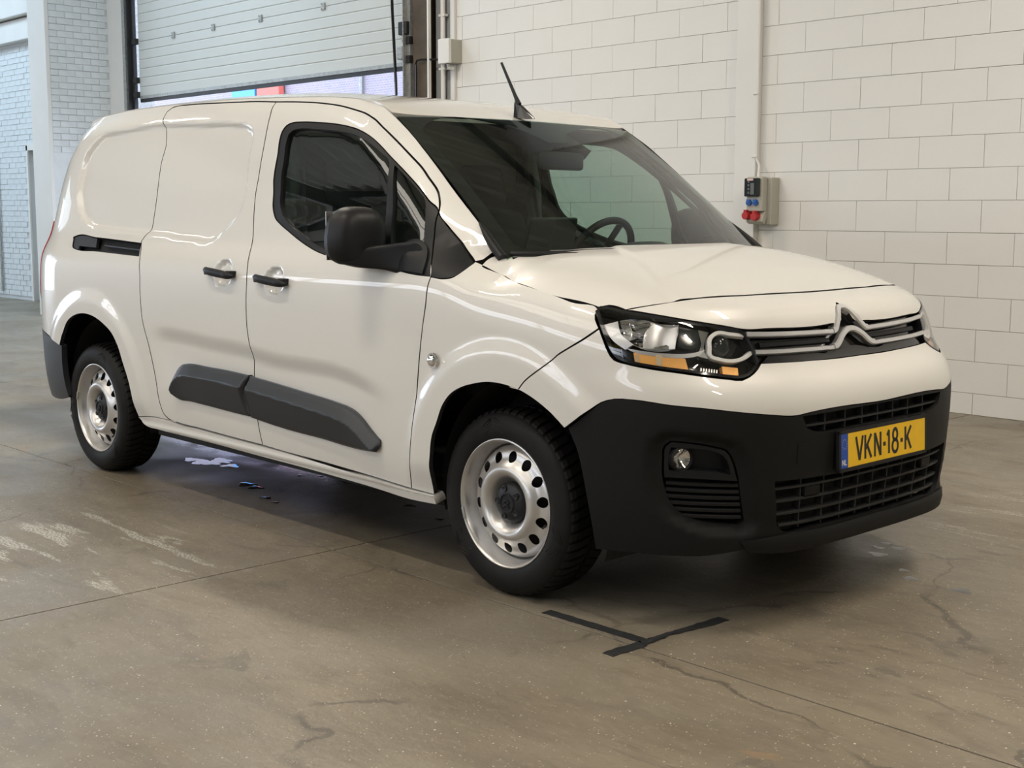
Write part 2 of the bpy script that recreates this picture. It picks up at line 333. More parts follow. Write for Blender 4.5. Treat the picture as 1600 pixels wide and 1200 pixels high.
# ---- bonnet: (x, y) -> z
_ZC = spl([-.30, -.10, .10, .30, .45, .55, .62], [1.203, 1.188, 1.163, 1.122, 1.081, 1.050, 1.028])
_xh = np.array([-.30, -.20, -.10, 0, .10, .20, .30, .36, .41, .45, .5, .56, .62]); _zh = _ZH(_xh)
_ah = np.maximum(_XF(_zh)-X0F, .36); _yh = bwidth(_xh, _zh)*(1-np.clip((_xh-X0F)/_ah, 0, .985)**NFX)**(1/NFY)
_YH = spl(_xh, _yh)
def hood_z(x, y):
    x = np.asarray(x, float); ya = np.abs(y)
    zh = _ZH(np.clip(x, -.45, .6)); zc = _ZC(x); ye = _YH(x); t = ya/ye
    w = (zc-zh)
    z = zc - w*(.30*t**2 + .70*t**7)
    wr = .27+.40*np.clip((x+.10)/.70, 0, 1)          # shallow raised centre, edged by two creases
    z = z + .0065*(1-sst(-.012, .030, ya-wr)) - .003
    yk = [0, .105, .24, .36, .456, .58, .724, .784, .80, .86]      # settle the front edge onto the grille header
    xe = np.interp(ya, yk, [.606, .605, .598, .590, .580, .560, .518, .481, .471, .41])
    z = z + np.interp(ya, yk, [-.009, -.009, -.008, -.008, -.006, -.004, .006, .006, .005, .004])*sst(-.22, 0, x-xe)
    return z
def hood(x, y): return np.stack([x+0*y, y+0*x, hood_z(x, y)], -1)
# ---- roof: (x, y) -> z
_RC = spl([-.72, -.85, -1.0, -1.25, -1.6, -2.1, -2.7, -3.2, -3.5, -3.7][::-1], [1.640, 1.680, 1.732, 1.778, 1.810, 1.826, 1.826, 1.808, 1.775, 1.71][::-1])
_RE = spl(EDGE[7:, 0][::-1], EDGE[7:, 1][::-1])
_RY = spl(EDGE[7:, 0][::-1], EDGE[7:, 2][::-1])
def roof_z(x, y):
    x = np.asarray(x, float); t = np.abs(y)/_RY(x); zc = _RC(x); ze = _RE(x)
    return zc-(zc-ze)*(.35*t**2+.65*t**6)
def roof(x, y): return np.stack([x+0*y, y+0*x, roof_z(x, y)], -1)
# ---- windscreen: (e, t) e=-1..1 across, t=0 bottom..1 top
def screen(e, t):
    e = np.asarray(e, float); t = np.asarray(t, float)+0*e
    yb, yt = .735, .659
    zb = 1.125+0*e; xb = -.13+.17*(1-np.abs(e)**2.3)
    xt = -.83+.045*(1-np.abs(e)**2.3); zt = 1.655+.012*(1-e*e)
    x = xb+(xt-xb)*t; z = zb+(zt-zb)*t; y = e*(yb+(yt-yb)*t)
    bul = 4*t*(1-t)*.012
    return np.stack([x+bul*.6, y, z+bul*.8], -1)

# ================================================================ object helpers
def tag(o, label=None, cat=None, group=None, kind=None):
    if label: o['label'] = label
    if cat: o['category'] = cat
    if group: o['group'] = group
    if kind: o['kind'] = kind
    return o
def link(o, parent=None, loc=None):
    COL.objects.link(o)
    if parent is not None: o.parent = parent
    if loc is not None: o.location = loc
    return o
def empty(name, loc=(0, 0, 0), parent=None):
    o = bpy.data.objects.new(name, None); o.empty_display_size = .2; return link(o, parent, loc)
def meshobj(name, V, F, m, parent=None, loc=None, normals=None, smooth=False):
    me = bpy.data.meshes.new(name); me.from_pydata([tuple(map(float, v)) for v in V], [], [tuple(map(int, f)) for f in F]); me.update()
    if m is not None:
        for mm in (m if isinstance(m, (list, tuple)) else [m]): me.materials.append(mm)
    if smooth or normals is not None:
        me.polygons.foreach_set('use_smooth', [True]*len(me.polygons))
    if normals is not None: me.normals_split_custom_set_from_vertices([tuple(map(float, n)) for n in normals])
    return link(bpy.data.objects.new(name, me), parent, loc)
class MB:
    """collects boxes, bars, tubes and lathes into one mesh"""
    def __init__(s): s.V = []; s.F = []; s.bm = None
    def add(s, V, F):
        k = len(s.V); s.V += [tuple(v) for v in V]; s.F += [tuple(k+i for i in f) for f in F]; return s
    def box(s, c, d, rot=None, bev=0):
        bm = bmesh.new(); bmesh.ops.create_cube(bm, size=1)
        for v in bm.verts: v.co = Vector((v.co.x*d[0], v.co.y*d[1], v.co.z*d[2]))
        if bev: bmesh.ops.bevel(bm, geom=list(bm.edges), offset=bev, segments=2, affect='EDGES', profile=.5)
        if rot is not None: bmesh.ops.transform(bm, matrix=rot.to_4x4(), verts=bm.verts)
        bm.verts.index_update(); V = [v.co+Vector(c) for v in bm.verts]; F = [[v.index for v in f.verts] for f in bm.faces]; bm.free(); return s.add(V, F)
    def b2(s, x0, x1, y0, y1, z0, z1, bev=0): return s.box(((x0+x1)/2, (y0+y1)/2, (z0+z1)/2), (abs(x1-x0), abs(y1-y0), abs(z1-z0)), None, bev)
    def tube(s, pts, r, seg=10, closed=False, rads=None):
        P = [Vector(p) for p in pts]; n = len(P); V = []; F = []; up = None
        for i in range(n):
            a = P[i-1] if (i > 0 or closed) else P[i]; b = P[(i+1) % n] if (i < n-1 or closed) else P[i]
            t = (b-a).normalized()
            if up is None: up = Vector((0, 0, 1)) if abs(t.z) < .9 else Vector((1, 0, 0))
            u = (up-t*up.dot(t)).normalized(); w = t.cross(u); up = u
            rr = rads[i] if rads else r
            for k in range(seg):
                A = 2*math.pi*k/seg; V.append(P[i]+(u*math.cos(A)+w*math.sin(A))*rr)
        m = n if closed else n-1
        for i in range(m):
            for k in range(seg):
                j = (i+1) % n; F.append((i*seg+k, i*seg+(k+1) % seg, j*seg+(k+1) % seg, j*seg+k))
        if not closed: F.append(tuple(range(seg))[::-1]); F.append(tuple((n-1)*seg+k for k in range(seg)))
        return s.add(V, F)
    def lathe(s, prof, seg=64, axis='y', origin=(0, 0, 0), a0=0, a1=2*math.pi):
        """prof: list of (r, h) ; revolve about axis through origin"""
        V = []; F = []; full = abs(a1-a0-2*math.pi) < 1e-6; ns = seg if full else seg+1
        for r, h in prof:
            for k in range(ns):
                A = a0+(a1-a0)*k/seg; c_, s_ = r*math.cos(A), r*math.sin(A)
                p = {'y': (c_, h, s_), 'z': (c_, s_, h), 'x': (h, c_, s_)}[axis]; V.append((p[0]+origin[0], p[1]+origin[1], p[2]+origin[2]))
        for i in range(len(prof)-1):
            for k in range(seg):
                k2 = (k+1) % ns; F.append((i*ns+k, i*ns+k2, (i+1)*ns+k2, (i+1)*ns+k))
        return s.add(V, F)
    def build(s, name, m, parent=None, loc=None, smooth=None, sub=0, origin=None):
        V = s.V
        if origin is not None: V = [(v[0]-origin[0], v[1]-origin[1], v[2]-origin[2]) for v in V]; loc = origin if loc is None else loc
        o = meshobj(name, V, s.F, m, parent, loc)
        if smooth:
            o.data.polygons.foreach_set('use_smooth', [True]*len(o.data.polygons))
            if smooth is not True: o.data.set_sharp_from_angle(angle=math.radians(smooth))
        if sub:
            md = o.modifiers.new('s', 'SUBSURF'); md.levels = sub; md.render_levels = sub
        return o
def outline(poly, ang=42, step=.012, closed=True):
    """resample a traced outline: smooth through gentle turns, keep real corners"""
    P = np.array(poly, float); n = len(P); out = []
    def T(i, side):
        a = P[(i-1) % n] if closed or i > 0 else None; b = P[i]; c_ = P[(i+1) % n] if closed or i < n-1 else None
        if a is None: return c_-b
        if c_ is None: return b-a
        u = b-a; v = c_-b; lu = np.linalg.norm(u)+1e-9; lv = np.linalg.norm(v)+1e-9
        if np.dot(u, v)/(lu*lv) < math.cos(math.radians(ang)): return v if side > 0 else u
        t = (u/lu*lv+v/lv*lu)/(lu+lv); return t/np.linalg.norm(t)
    for i in range(n if closed else n-1):
        p, q = P[i], P[(i+1) % n]; L = np.linalg.norm(q-p)
        if L < 1e-5: continue
        t0 = T(i, 1); t1 = T((i+1) % n, -1); t0 = t0/(np.linalg.norm(t0)+1e-9)*L; t1 = t1/(np.linalg.norm(t1)+1e-9)*L
        k = max(1, int(L/step))
        for j in range(k):
            t = j/k; out.append(p*(2*t**3-3*t*t+1)+t0*(t**3-2*t*t+t)+q*(-2*t**3+3*t*t)+t1*(t**3-t*t))
    if not closed: out.append(P[-1])
    return np.array(out)
def inset(P, d):
    P = np.array(P, float)
    if d == 0: return P
    A = np.roll(P, 1, 0); B = np.roll(P, -1, 0); e1 = P-A; e2 = B-P
    e1 /= np.linalg.norm(e1, axis=1, keepdims=True)+1e-9; e2 /= np.linalg.norm(e2, axis=1, keepdims=True)+1e-9
    area2 = np.sum(P[:, 0]*B[:, 1]-B[:, 0]*P[:, 1]); sg = 1 if area2 > 0 else -1
    n1 = np.stack([-e1[:, 1], e1[:, 0]], 1)*sg; n2 = np.stack([-e2[:, 1], e2[:, 0]], 1)*sg
    n = n1+n2; n /= np.maximum(np.linalg.norm(n, axis=1, keepdims=True), .5); k = 1/np.maximum(np.sum(n*n1, 1, keepdims=True), .6)
    return P+n*d*k
def patch(name, F, out, m, parent=None, loc=None, holes=(), h=.016, off=0., gap=0., thick=.012, mirror=False, extra=None, hin=None, flip=False, edge_mat=None, hthick=None, step=.012, raw=False, boff=None):
    """triangulated piece of the master surface F(u,v), cut to outline, with a returned edge"""
    O = inset(np.array(out) if raw else outline(out, step=step), gap); Hs = [inset(np.array(q) if raw else outline(q, step=step), -gap) for q in holes]
    loops = [O]+Hs
    lo, hi = O.min(0), O.max(0); gx = np.arange(lo[0]+h/2, hi[0], h); gy = np.arange(lo[1]+h/2, hi[1], h*.92)
    X, Y = np.meshgrid(gx, gy); X = X+(np.arange(len(gy)) % 2)[:, None]*h/2; X = X.ravel(); Y = Y.ravel()
    ok = in_poly(X, Y, O)
    for q in Hs: ok &= ~in_poly(X, Y, q)
    X, Y = X[ok], Y[ok]
    for q in loops:
        d = nearest(X, Y, q); k = d > h*.45; X, Y = X[k], Y[k]
    pts = [Vector((a, b)) for q in loops for a, b in q]+[Vector((a, b)) for a, b in zip(X, Y)]
    edges = []; k = 0; rings = []
    for q in loops:
        n = len(q); edges += [(k+i, k+(i+1) % n) for i in range(n)]; rings.append((k, n)); k += n
    v, e, f, ov, oe, of = delaunay_2d_cdt(pts, edges, [], 0, 1e-6)
    uv = np.array([(p.x, p.y) for p in v]); tri = np.array([t for t in f if len(t) == 3]); cen = uv[tri].mean(1)
    ok = in_poly(cen[:, 0], cen[:, 1], O)
    for q in Hs: ok &= ~in_poly(cen[:, 0], cen[:, 1], q)
    tri = tri[ok]
    mp = {}
    for i, s_ in enumerate(ov):
        for j in s_: mp[j] = i
    B = F(uv[:, 0], uv[:, 1]); Nn = normal(F, uv[:, 0], uv[:, 1])
    if flip: Nn = -Nn
    o_ = off if boff is None else boff(uv[:, 0], uv[:, 1])
    P = B+Nn*(o_[:, None] if np.ndim(o_) else o_)
    if boff is not None:
        def G_(a_, b_): return F(a_, b_)+(normal(F, a_, b_)*(-1 if flip else 1))*boff(a_, b_)[..., None]
        Nd = normal(G_, uv[:, 0], uv[:, 1], .003)
        Nd = Nd*(-1 if flip else 1); bad = np.sum(Nd*Nn, 1) < .2; Nn = np.where(bad[:, None], Nn, Nd)
    # orient triangles along the normal
    a, b, c_ = P[tri[:, 0]], P[tri[:, 1]], P[tri[:, 2]]; w = np.sum(np.cross(b-a, c_-a)*Nn[tri[:, 0]], 1) < 0
    tri[w] = tri[w][:, ::-1]
    V = [P]; NN = [Nn]; FF = tri.tolist(); nb = len(P)
    if thick:
        for li, (k0, n) in enumerate(rings):
            th = thick if li == 0 or hthick is None else hthick
            if th == 0: continue
            ids = [mp[k0+i] for i in range(n) if k0+i in mp]; ids = [ids[i] for i in range(len(ids)) if ids[i] != ids[i-1]]; n = len(ids)
            P0 = P[ids]; N0 = Nn[ids]; P1 = P0-N0*th
            tg = np.roll(P0, -1, 0)-np.roll(P0, 1, 0); sd = np.cross(tg, N0); sd /= np.linalg.norm(sd, axis=1, keepdims=True)+1e-9
            # outward from material: test against outline sense
            q = loops[li]; A2 = np.sum(q[:, 0]*np.roll(q[:, 1], -1)-np.roll(q[:, 0], -1)*q[:, 1])
            mid = P0-sd*.004
            cen_ = P0.mean(0); s_out = 1
            du = F(uv[ids, 0]+.001, uv[ids, 1])-F(uv[ids, 0], uv[ids, 1]); dv = F(uv[ids, 0], uv[ids, 1]+.001)-F(uv[ids, 0], uv[ids, 1])
            hand = np.sign(np.sum(np.cross(du, dv)*N0, 1).mean())
            s_out = (1 if A2 > 0 else -1)*(1 if hand > 0 else -1)*(1 if li == 0 else -1)
            sd = sd*s_out
            V += [P0, P1]; NN += [sd, sd]
            for i in range(n):
                j = (i+1) % n; qd = [nb+i, nb+j, nb+n+j, nb+n+i]
                x = np.cross(P0[j]-P0[i], P1[i]-P0[i])
                if np.dot(x, sd[i]) < 0: qd = qd[::-1]
                FF.append(qd)
            nb += 2*n
    V = np.concatenate(V); NN = np.concatenate(NN)
    def make(Vv, Nv, Fv):
        o = meshobj(name, Vv, Fv, m, parent, loc, normals=Nv)
        if edge_mat is not None:
            o.data.materials.append(edge_mat); nt_ = len(tri); 
            for p in o.data.polygons[nt_:]: p.material_index = 1
        return o
    o = make(V, NN, FF)
    if mirror:
        mm = np.array([1, -1, 1]); o2 = make(V*mm, NN*mm, [list(t)[::-1] for t in FF]); return o, o2
    return o
def nearest(X, Y, q):
    d = np.full(len(X), 1e9)
    if len(X) == 0: return d
    for i in range(0, len(q), 64):
        qq = q[i:i+64]; d = np.minimum(d, np.sqrt((X[:, None]-qq[:, 0])**2+(Y[:, None]-qq[:, 1])**2).min(1))
    return d
# ================================================================ the hall
WY = 4.08
# ---- floor: cast slabs with recessed joints
fl = empty('floor'); tag(fl, 'brown worn concrete floor slabs with thin dark joints', kind='structure')
XS = [-24, -18, -12.5, -6.7, -.895, 4.9, 9]; YS = [-12, -6.7, -.935, 4.9]
g = .0035
for i in range(len(XS)-1):
    for j in range(len(YS)-1):
        y1 = YS[j+1] if j < 2 else 4.25
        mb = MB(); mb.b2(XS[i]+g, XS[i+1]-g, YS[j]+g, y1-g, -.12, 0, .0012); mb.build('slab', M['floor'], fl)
MB().b2(-24, 9, -12, 4.4, -.20, -.03).build('joint_bed', mat('joint_dirt', (.02, .017, .014), .9), fl)
# ---- block wall behind the van (right) with a pilaster
wr = empty('wall_right', (0, WY, 0)); tag(wr, 'white painted wall of large blocks with fine open joints', kind='structure')
wloc = (0, -WY, 0)
def blockmesh(L, Hh):
    mb = MB(); mb.box((0, 0, 0), (L-.003, .03, Hh-.003), None, .001); me = bpy.data.meshes.new('block')
    me.from_pydata(mb.V, [], mb.F); me.materials.append(M['wall']); return me
BL, BH, Z0 = .452, .2055, .139
cache = {}
def block(x0, x1, z0, z1):
    k = (round(x1-x0, 3), round(z1-z0, 3))
    if k not in cache: cache[k] = blockmesh(*k)
    o = bpy.data.objects.new('block', cache[k]); link(o, wr, ((x0+x1)/2, .015+rng.uniform(-.0012, .0012), (z0+z1)/2))
for (xa, xb) in ((-2.60, 1.7), (-5.93, -2.785)):
    r = -1
    while True:
        z0 = Z0+BH*r if r >= 0 else 0.0; z1 = Z0+BH*(r+1)
        if z0 > 3.3: break
        # rows 2.394..2.600 carry joints at -2.24 ; odd rows are shifted half a block
        off = -2.24 if (round((z0-2.40)/BH) % 2 == 0) else -2.466
        if z1 > (-.1 if xa > -3 else .9):
            js = [xa]+[off+BL*k for k in range(-12, 12) if xa+.03 < off+BL*k < xb-.03]+[xb]
            for a, b in zip(js[:-1], js[1:]): block(a, b, max(z0, 0), z1)
        r += 1
MB().b2(-6.14, 9, WY+.006, WY+.25, 0, 6.5).build('joint_backing', M['mortar'], wr, wloc)
MB().b2(1.7, 9, WY, WY+.006, 0, 6.5).b2(-6.14, 1.7, WY, WY+.006, 3.41, 6.5).build('plain_wall', M['wall'], wr, wloc)
MB().b2(-2.785, -2.60, WY-.055, WY+.01, 0, 6.5, .004).build('pilaster', M['wall'], wr, wloc)
MB().b2(-5.985, -5.93, WY-.03, WY+.01, 0, 6.5, .003).build('corner_strip', M['white_trim'], wr, wloc)
# ---- door bay, post and rails
MB().b2(-11.9, -6.0, WY-.02, WY+.25, 4.7, 6.5).build('lintel', M['wall'], wr, wloc)
post = empty('steel_post', (-6.30, 4.0, 0)); tag(post, 'brown steel post at the right side of the loading door', 'post')
pl = (6.30, -4.0, 0)
MB().b2(-6.40, -6.17, 3.96, 3.99, 0, 4.68).b2(-6.30, -6.27, 3.99, 4.14, 0, 4.68).b2(-6.40, -6.17, 4.14, 4.16, 0, 4.68).build('profile', M['brown'], post, pl)
MB().b2(-6.165, -6.145, 3.93, 3.96, 0, 4.68).build('edge_strip', M['conduit'], post, pl)
MB().tube([(-6.33, 3.93, 2.62), (-6.335, 3.93, 2.2), (-6.33, 3.93, 1.2)], .012).tube([(-6.33, 3.93, 2.62), (-6.31, 3.93, 2.655), (-6.25, 3.93, 2.66), (-6.02, 3.97, 2.645)], .009).build('cable', M['gloss_black'], post, pl)
MB().b2(-6.14, -5.985, WY-.01, WY+.006, 0, 6.3).build('reveal', M['reveal'], wr, wloc)
MB().b2(-6.17, -6.10, WY-.04, WY-.01, 0, 6.3).build('reveal', M['reveal'], wr, wloc)
cd = tag(MB().tube([(-6.06, 4.03, 1.0), (-6.06, 4.03, 5.7)], .022, 12).b2(-6.10, -6.02, 4.01, 4.055, 3.03, 3.05).b2(-6.10, -6.02, 4.01, 4.055, 2.56, 2.58).build('conduit_pipe', M['conduit'], None, None, 40, origin=(-6.06, 4.04, 0)), 'white vertical conduit pipe between brown post and junction box', 'pipe')
jb = empty('junction_box', (-5.93, 4.0, 2.7)); tag(jb, 'small white junction box on the wall beside the door post', 'box')
MB().b2(-.075, .075, -.08, -.045, -.10, .115, .006).build('lid', M['conduit'], jb)
MB().b2(-.07, .07, -.045, .08, -.095, .11, .005).build('body', M['box'], jb)
MB().tube([(-.02, 0, -.1), (-.02, 0, -.13), (.02, .03, -.135)], .02, 10).build('cable_gland', M['conduit'], jb, None, 40)
# conduit and clips down the pilaster edge, socket box
cp = empty('wall_conduit', (-2.595, 4.0, 1.55)); tag(cp, 'thin white conduit running down the pilaster edge to the socket box', 'pipe')
MB().tube([(0, .03, 4.0), (0, .03, .13), (.03, .03, .08), (.055, -.01, .02), (.06, -.02, -.01)], .0095, 10).build('tube', M['conduit'], cp, None, 40)
for z in (.14, .585, 1.5):
    MB().box((-.012, .03, z), (.04, .03, .012), None, .003).build('clip', M['white_trim'], cp)
sb = empty('socket_box', (-2.51, 4.0, 1.2)); tag(sb, 'grey power socket box with smoked window, blue and red outlets, on the pilaster', 'socket box')
sl = (2.51, -4.0, -1.2)
MB().b2(-2.58, -2.42, 3.985, 4.08, 1.205, 1.54, .008).build('back_case', M['box'], sb, sl)
MB().b2(-2.595, -2.455, 3.925, 3.985, 1.30, 1.545, .008).build('front_case', M['box'], sb, sl)
ang = Matrix.Rotation(math.radians(-28), 3, 'X')
MB().box((-2.525, 3.965, 1.262), (.14, .045, .10), ang, .006).build('lower_case', M['box'], sb, sl)
w_ = MB().b2(-2.60, -2.475, 3.900, 3.926, 1.405, 1.535, .008).build('breaker_window', M['smoke'], sb, sl)
m2 = MB()
for k in range(4): m2.b2(-2.566, -2.552, 3.897, 3.900, 1.425+k*.026, 1.44+k*.026)
m2.b2(-2.542, -2.51, 3.897, 3.8995, 1.42, 1.50); m2.build('breakers', mat('breaker_grey', (.12, .13, .13), .5), w_)
MB().b2(-2.57, -2.52, 3.896, 3.902, 1.517, 1.532).build('sticker', mat('sticker_pink', (.7, .5, .48), .6), w_)
for k in (0, 1):
    q = MB().lathe([(0, -.016), (.021, -.016), (.023, -.006), (.023, .01)], 24, 'y').build('blue_outlet', M['blue_socket'], sb, (sl[0]-2.567+k*.057, sl[1]+3.925, sl[2]+1.362), 40)
    MB().b2(-.014, .014, -.022, -.012, -.004, .024, .003).build('cover_flap', M['blue_socket'], q)
for k in (0, 1):
    q = MB().lathe([(0, -.05), (.026, -.05), (.029, -.04), (.029, .02)], 24, 'y').build('red_outlet', M['red_socket'], sb, (sl[0]-2.585+k*.075, sl[1]+3.945, sl[2]+1.262+.008*(1-k)), 40)
    MB().b2(-.012, .012, -.05, -.01, .022, .042, .003).build('hinge', M['red_socket'], q)
# ---- sectional overhead door, half open
dr = empty('door_1', (-9.03, 4.0, 2.63)); tag(dr, 'white sectional loading door raised above head height', kind='structure')
dl = (9.03, -4.0, -2.63)
zb = 2.665; pitch = .1065; hinge = [zb, zb+6*pitch, zb+11*pitch, zb+16*pitch, zb+21*pitch]
for a, b in zip(hinge[:-1], hinge[1:]):
    V = []; F = []; prof = []; n = int(round((b-a)/pitch)); 
    prof.append((4.02, a+.001)); prof.append((3.985, a+.002))
    for k in range(1, n):
        z = a+k*pitch; prof += [(3.984, z-.012), (3.989, z-.003), (3.982, z+.006)]
    prof += [(3.985, b-.003), (4.02, b-.0015)]
    for x in (-11.62, -6.46):
        V += [(x, p[0], p[1]) for p in prof]
    m_ = len(prof)
    for i in range(m_-1): F.append((i, i+1, m_+i+1, m_+i)[::-1])
    F.append(tuple(range(m_))); F.append(tuple(range(m_, 2*m_))[::-1])
    meshobj('door_section', V, F, M['door_panel'], dr, dl)
MB().b2(-11.62, -6.46, 3.975, 4.01, zb-.035, zb+.001).build('bottom_rail', M['galv'], dr, dl)
MB().b2(-11.62, -6.46, 3.985, 4.015, zb-.075, zb-.035).build('rubber_lip', M['seal'], dr, dl)
for z in hinge[1:3]:
    for x in (-10.78, -9.90, -8.95, -7.82):
        mb = MB(); mb.b2(x-.035, x+.035, 3.972, 3.984, z-.035, z-.012).b2(x-.03, x+.03, 3.970, 3.982, z+.012, z+.034).b2(x+.015, x+.032, 3.966, 3.98, z-.03, z+.03)
        for dx in (-.022, .02):
            for dz in (-.024, .024): mb.box((x+dx, 3.968, z+dz), (.010, .006, .010))
        mb.build('hinge', M['galv'], dr, dl)
# side guide rails, brackets and rollers
for sx, nm in ((-11.70, 'left'), (-6.43, 'right')):
    MB().b2(sx-.05, sx+.0, 3.95, 3.99, 0, 5.1).b2(sx-.05, sx-.04, 3.90, 3.99, 0, 5.1).build('guide_rail', M['galv' if nm == 'right' else 'dark_steel'], dr, dl)
MB().b2(-11.87, -11.80, 3.90, 4.02, 0, 5.1).build('angle_profile', M['galv'], dr, dl)
MB().b2(-11.80, -11.745, 3.97, 4.02, 0, 5.1).build('perforated_strip', M['dark_steel'], dr, dl)
for sx in (-11.66, -6.47):
    for z in (2.68, 2.85, hinge[1], hinge[2]):
        mb = MB(); mb.b2(sx-.03, sx+.05, 3.93, 3.98, z-.035, z+.035, .004); mb.tube([(sx-.06, 3.95, z), (sx+.03, 3.95, z)], .016, 10); mb.build('roller_bracket', M['dark_steel'], dr, dl)
MB().b2(-6.57, -6.49, 3.90, 3.975, 2.68, 2.80, .01).build('latch_block', M['galv'], dr, dl)
MB().b2(-6.56, -6.44, 3.91, 3.975, 2.90, 3.02, .01).build('latch_plate', M['dark_steel'], dr, dl)
hc = MB().tube([(-6.62, 3.85, 5.0), (-6.60, 3.85, 4.0), (-6.56, 3.85, 3.1), (-6.52, 3.85, 2.5), (-6.50, 3.85, 1.9)], .014, 8).build('pull_rope', M['gloss_black'], None, None, 40, origin=(-6.55, 3.85, 1.9)); tag(hc, 'black pull rope hanging in front of the loading door, right side', 'rope')
# ---- left: white column, brick pier, brick wall with small door
clm = MB().b2(-12.42, -12.00, 3.99, 4.3, 0, 6.4, .01).build('column', M['white_trim'], None, None, origin=(-12.2, 4.1, 0)); tag(clm, 'smooth white column left of the loading door', 'column')
MB().b2(-12.0, -11.87, 4.06, 4.3, 0, 6.4).build('trim_1', M['galv'], None, None, origin=(-11.93, 4.1, 0)).__setitem__('kind', 'structure')
pr = empty('wall_pier', (-12.6, 3.7, 0)); tag(pr, 'white painted brick pier projecting beside the white column', kind='structure')
pq = (12.6, -3.7, 0)
MB().b2(-12.86, -12.418, 3.215, 4.25, 0, 6.4).build('pier_core', M['brick_joint'], pr, pq)
def brickmesh(d):
    bm = bmesh.new(); bmesh.ops.create_cube(bm, size=1)
    for v in bm.verts: v.co = Vector((v.co.x*d[0], v.co.y*d[1], v.co.z*d[2]))
    bmesh.ops.bevel(bm, geom=list(bm.edges), offset=.003, segments=1, affect='EDGES'); me = bpy.data.meshes.new('brick'); bm.to_mesh(me); bm.free(); me.materials.append(M['brick_w']); return me
bA = brickmesh((.022, .202, .0705)); bB = brickmesh((.022, .097, .0705))
zz = 2.0; row = 0
while zz < 4.05:
    y = 3.225+(0 if row % 2 else -.105)
    while y < 4.0:
        y0, y1 = max(y, 3.225), min(y+.21, 4.0)
        if y1-y0 > .08:
            o = bpy.data.objects.new('brick', bA if y1-y0 > .15 else bB); link(o, pr, (12.6-12.42+rng.uniform(-.004, .004), (y0+y1)/2-3.7, zz+.036)); o.rotation_euler = (0, rng.uniform(-.02, .02), 0)
            if y1-y0 < .15: o.scale.y = (y1-y0-.012)/.093
        y += .21
    zz += .0765; row += 1
MB().b2(-12.43, -12.40, 3.225, 4.0, 0, 2.0).build('lower_face', M['brick_w'], pr, pq)
MB().b2(-12.88, -12.395, 3.175, 3.225, 0, 6.4, .006).build('corner_board', M['white_trim'], pr, pq)
wl = empty('wall_left', (-16, 4.22, 0)); tag(wl, 'far white painted brick wall left of the van', kind='structure')
wq = (16, -4.22, 0)
MB().b2(-24, -15.42, 4.222, 4.5, 0, 6.4).b2(-15.42, -14.6, 4.222, 4.5, 2.16, 6.4).b2(-14.6, -12.8, 4.222, 4.5, 0, 6.4).build('wall_core', M['brick_joint'], wl, wq)
bC = brickmesh((.206, .022, .0715)); n = 0; zz = 3.62-.0775; row = 0; low = MB()
while zz > 0:
    x = -16.95+(.105 if row % 2 else 0)
    while x < -14.3:
        if not (zz < 2.14 and -15.55 < x < -14.7):
            if n < 290 and x < -14.75: o = bpy.data.objects.new('brick', bC); link(o, wl, (x+16, .005+rng.uniform(-.004, .004), zz+.036)); n += 1
            else: low.box((x, 4.225+rng.uniform(-.004, .004), zz+.036), (.202, .03, .068))
        x += .2145
    zz -= .0775; row += 1
low.build('brick_courses', M['brick_w'], wl, wq).__setitem__('kind', 'stuff')
MB().b2(-24, -17.05, 4.21, 4.24, 0, 3.62).build('plain_face', M['brick_w'], wl, wq)
MB().b2(-24, -12.8, 4.08, 4.24, 3.66, 3.95, .01).b2(-24, -12.8, 3.98, 4.24, 3.97, 5.0, .01).build('concrete_band', M['white_trim'], wl, wq)
d2 = empty('door_2', (-15.0, 4.3, 0)); tag(d2, 'small plain white door in the far brick wall', kind='structure'); dq = (15.0, -4.3, 0)
MB().b2(-15.42, -14.6, 4.36, 4.40, .0, 2.14).build('door_leaf', M['white_trim'], d2, dq)
MB().b2(-15.42, -15.36, 4.30, 4.37, 0, 2.14, .004).b2(-15.42, -14.6, 4.30, 4.37, 2.08, 2.16, .004).b2(-15.47, -15.42, 4.20, 4.24, 0, 2.22).b2(-15.47, -14.6, 4.20, 4.24, 2.15, 2.25).build('door_frame', M['white_trim'], d2, dq)
MB().b2(-15.33, -14.7, 4.345, 4.36, .1, 2.02).b2(-15.27, -14.76, 4.338, 4.35, .16, 1.95).build('door_moulding', M['white_trim'], d2, dq)
MB().tube([(-15.27, 4.34, 1.02), (-15.27, 4.30, 1.02), (-15.17, 4.30, 1.02)], .012, 8).build('door_handle', M['galv'], d2, dq)
pp = MB().tube([(-16.47, 4.18, .1), (-16.47, 4.18, 2.3)], .02, 8).build('drain_pipe', M['galv'], None, None, 40, origin=(-16.47, 4.18, 0)); tag(pp, 'thin grey pipe on the far brick wall at the left edge', 'pipe')
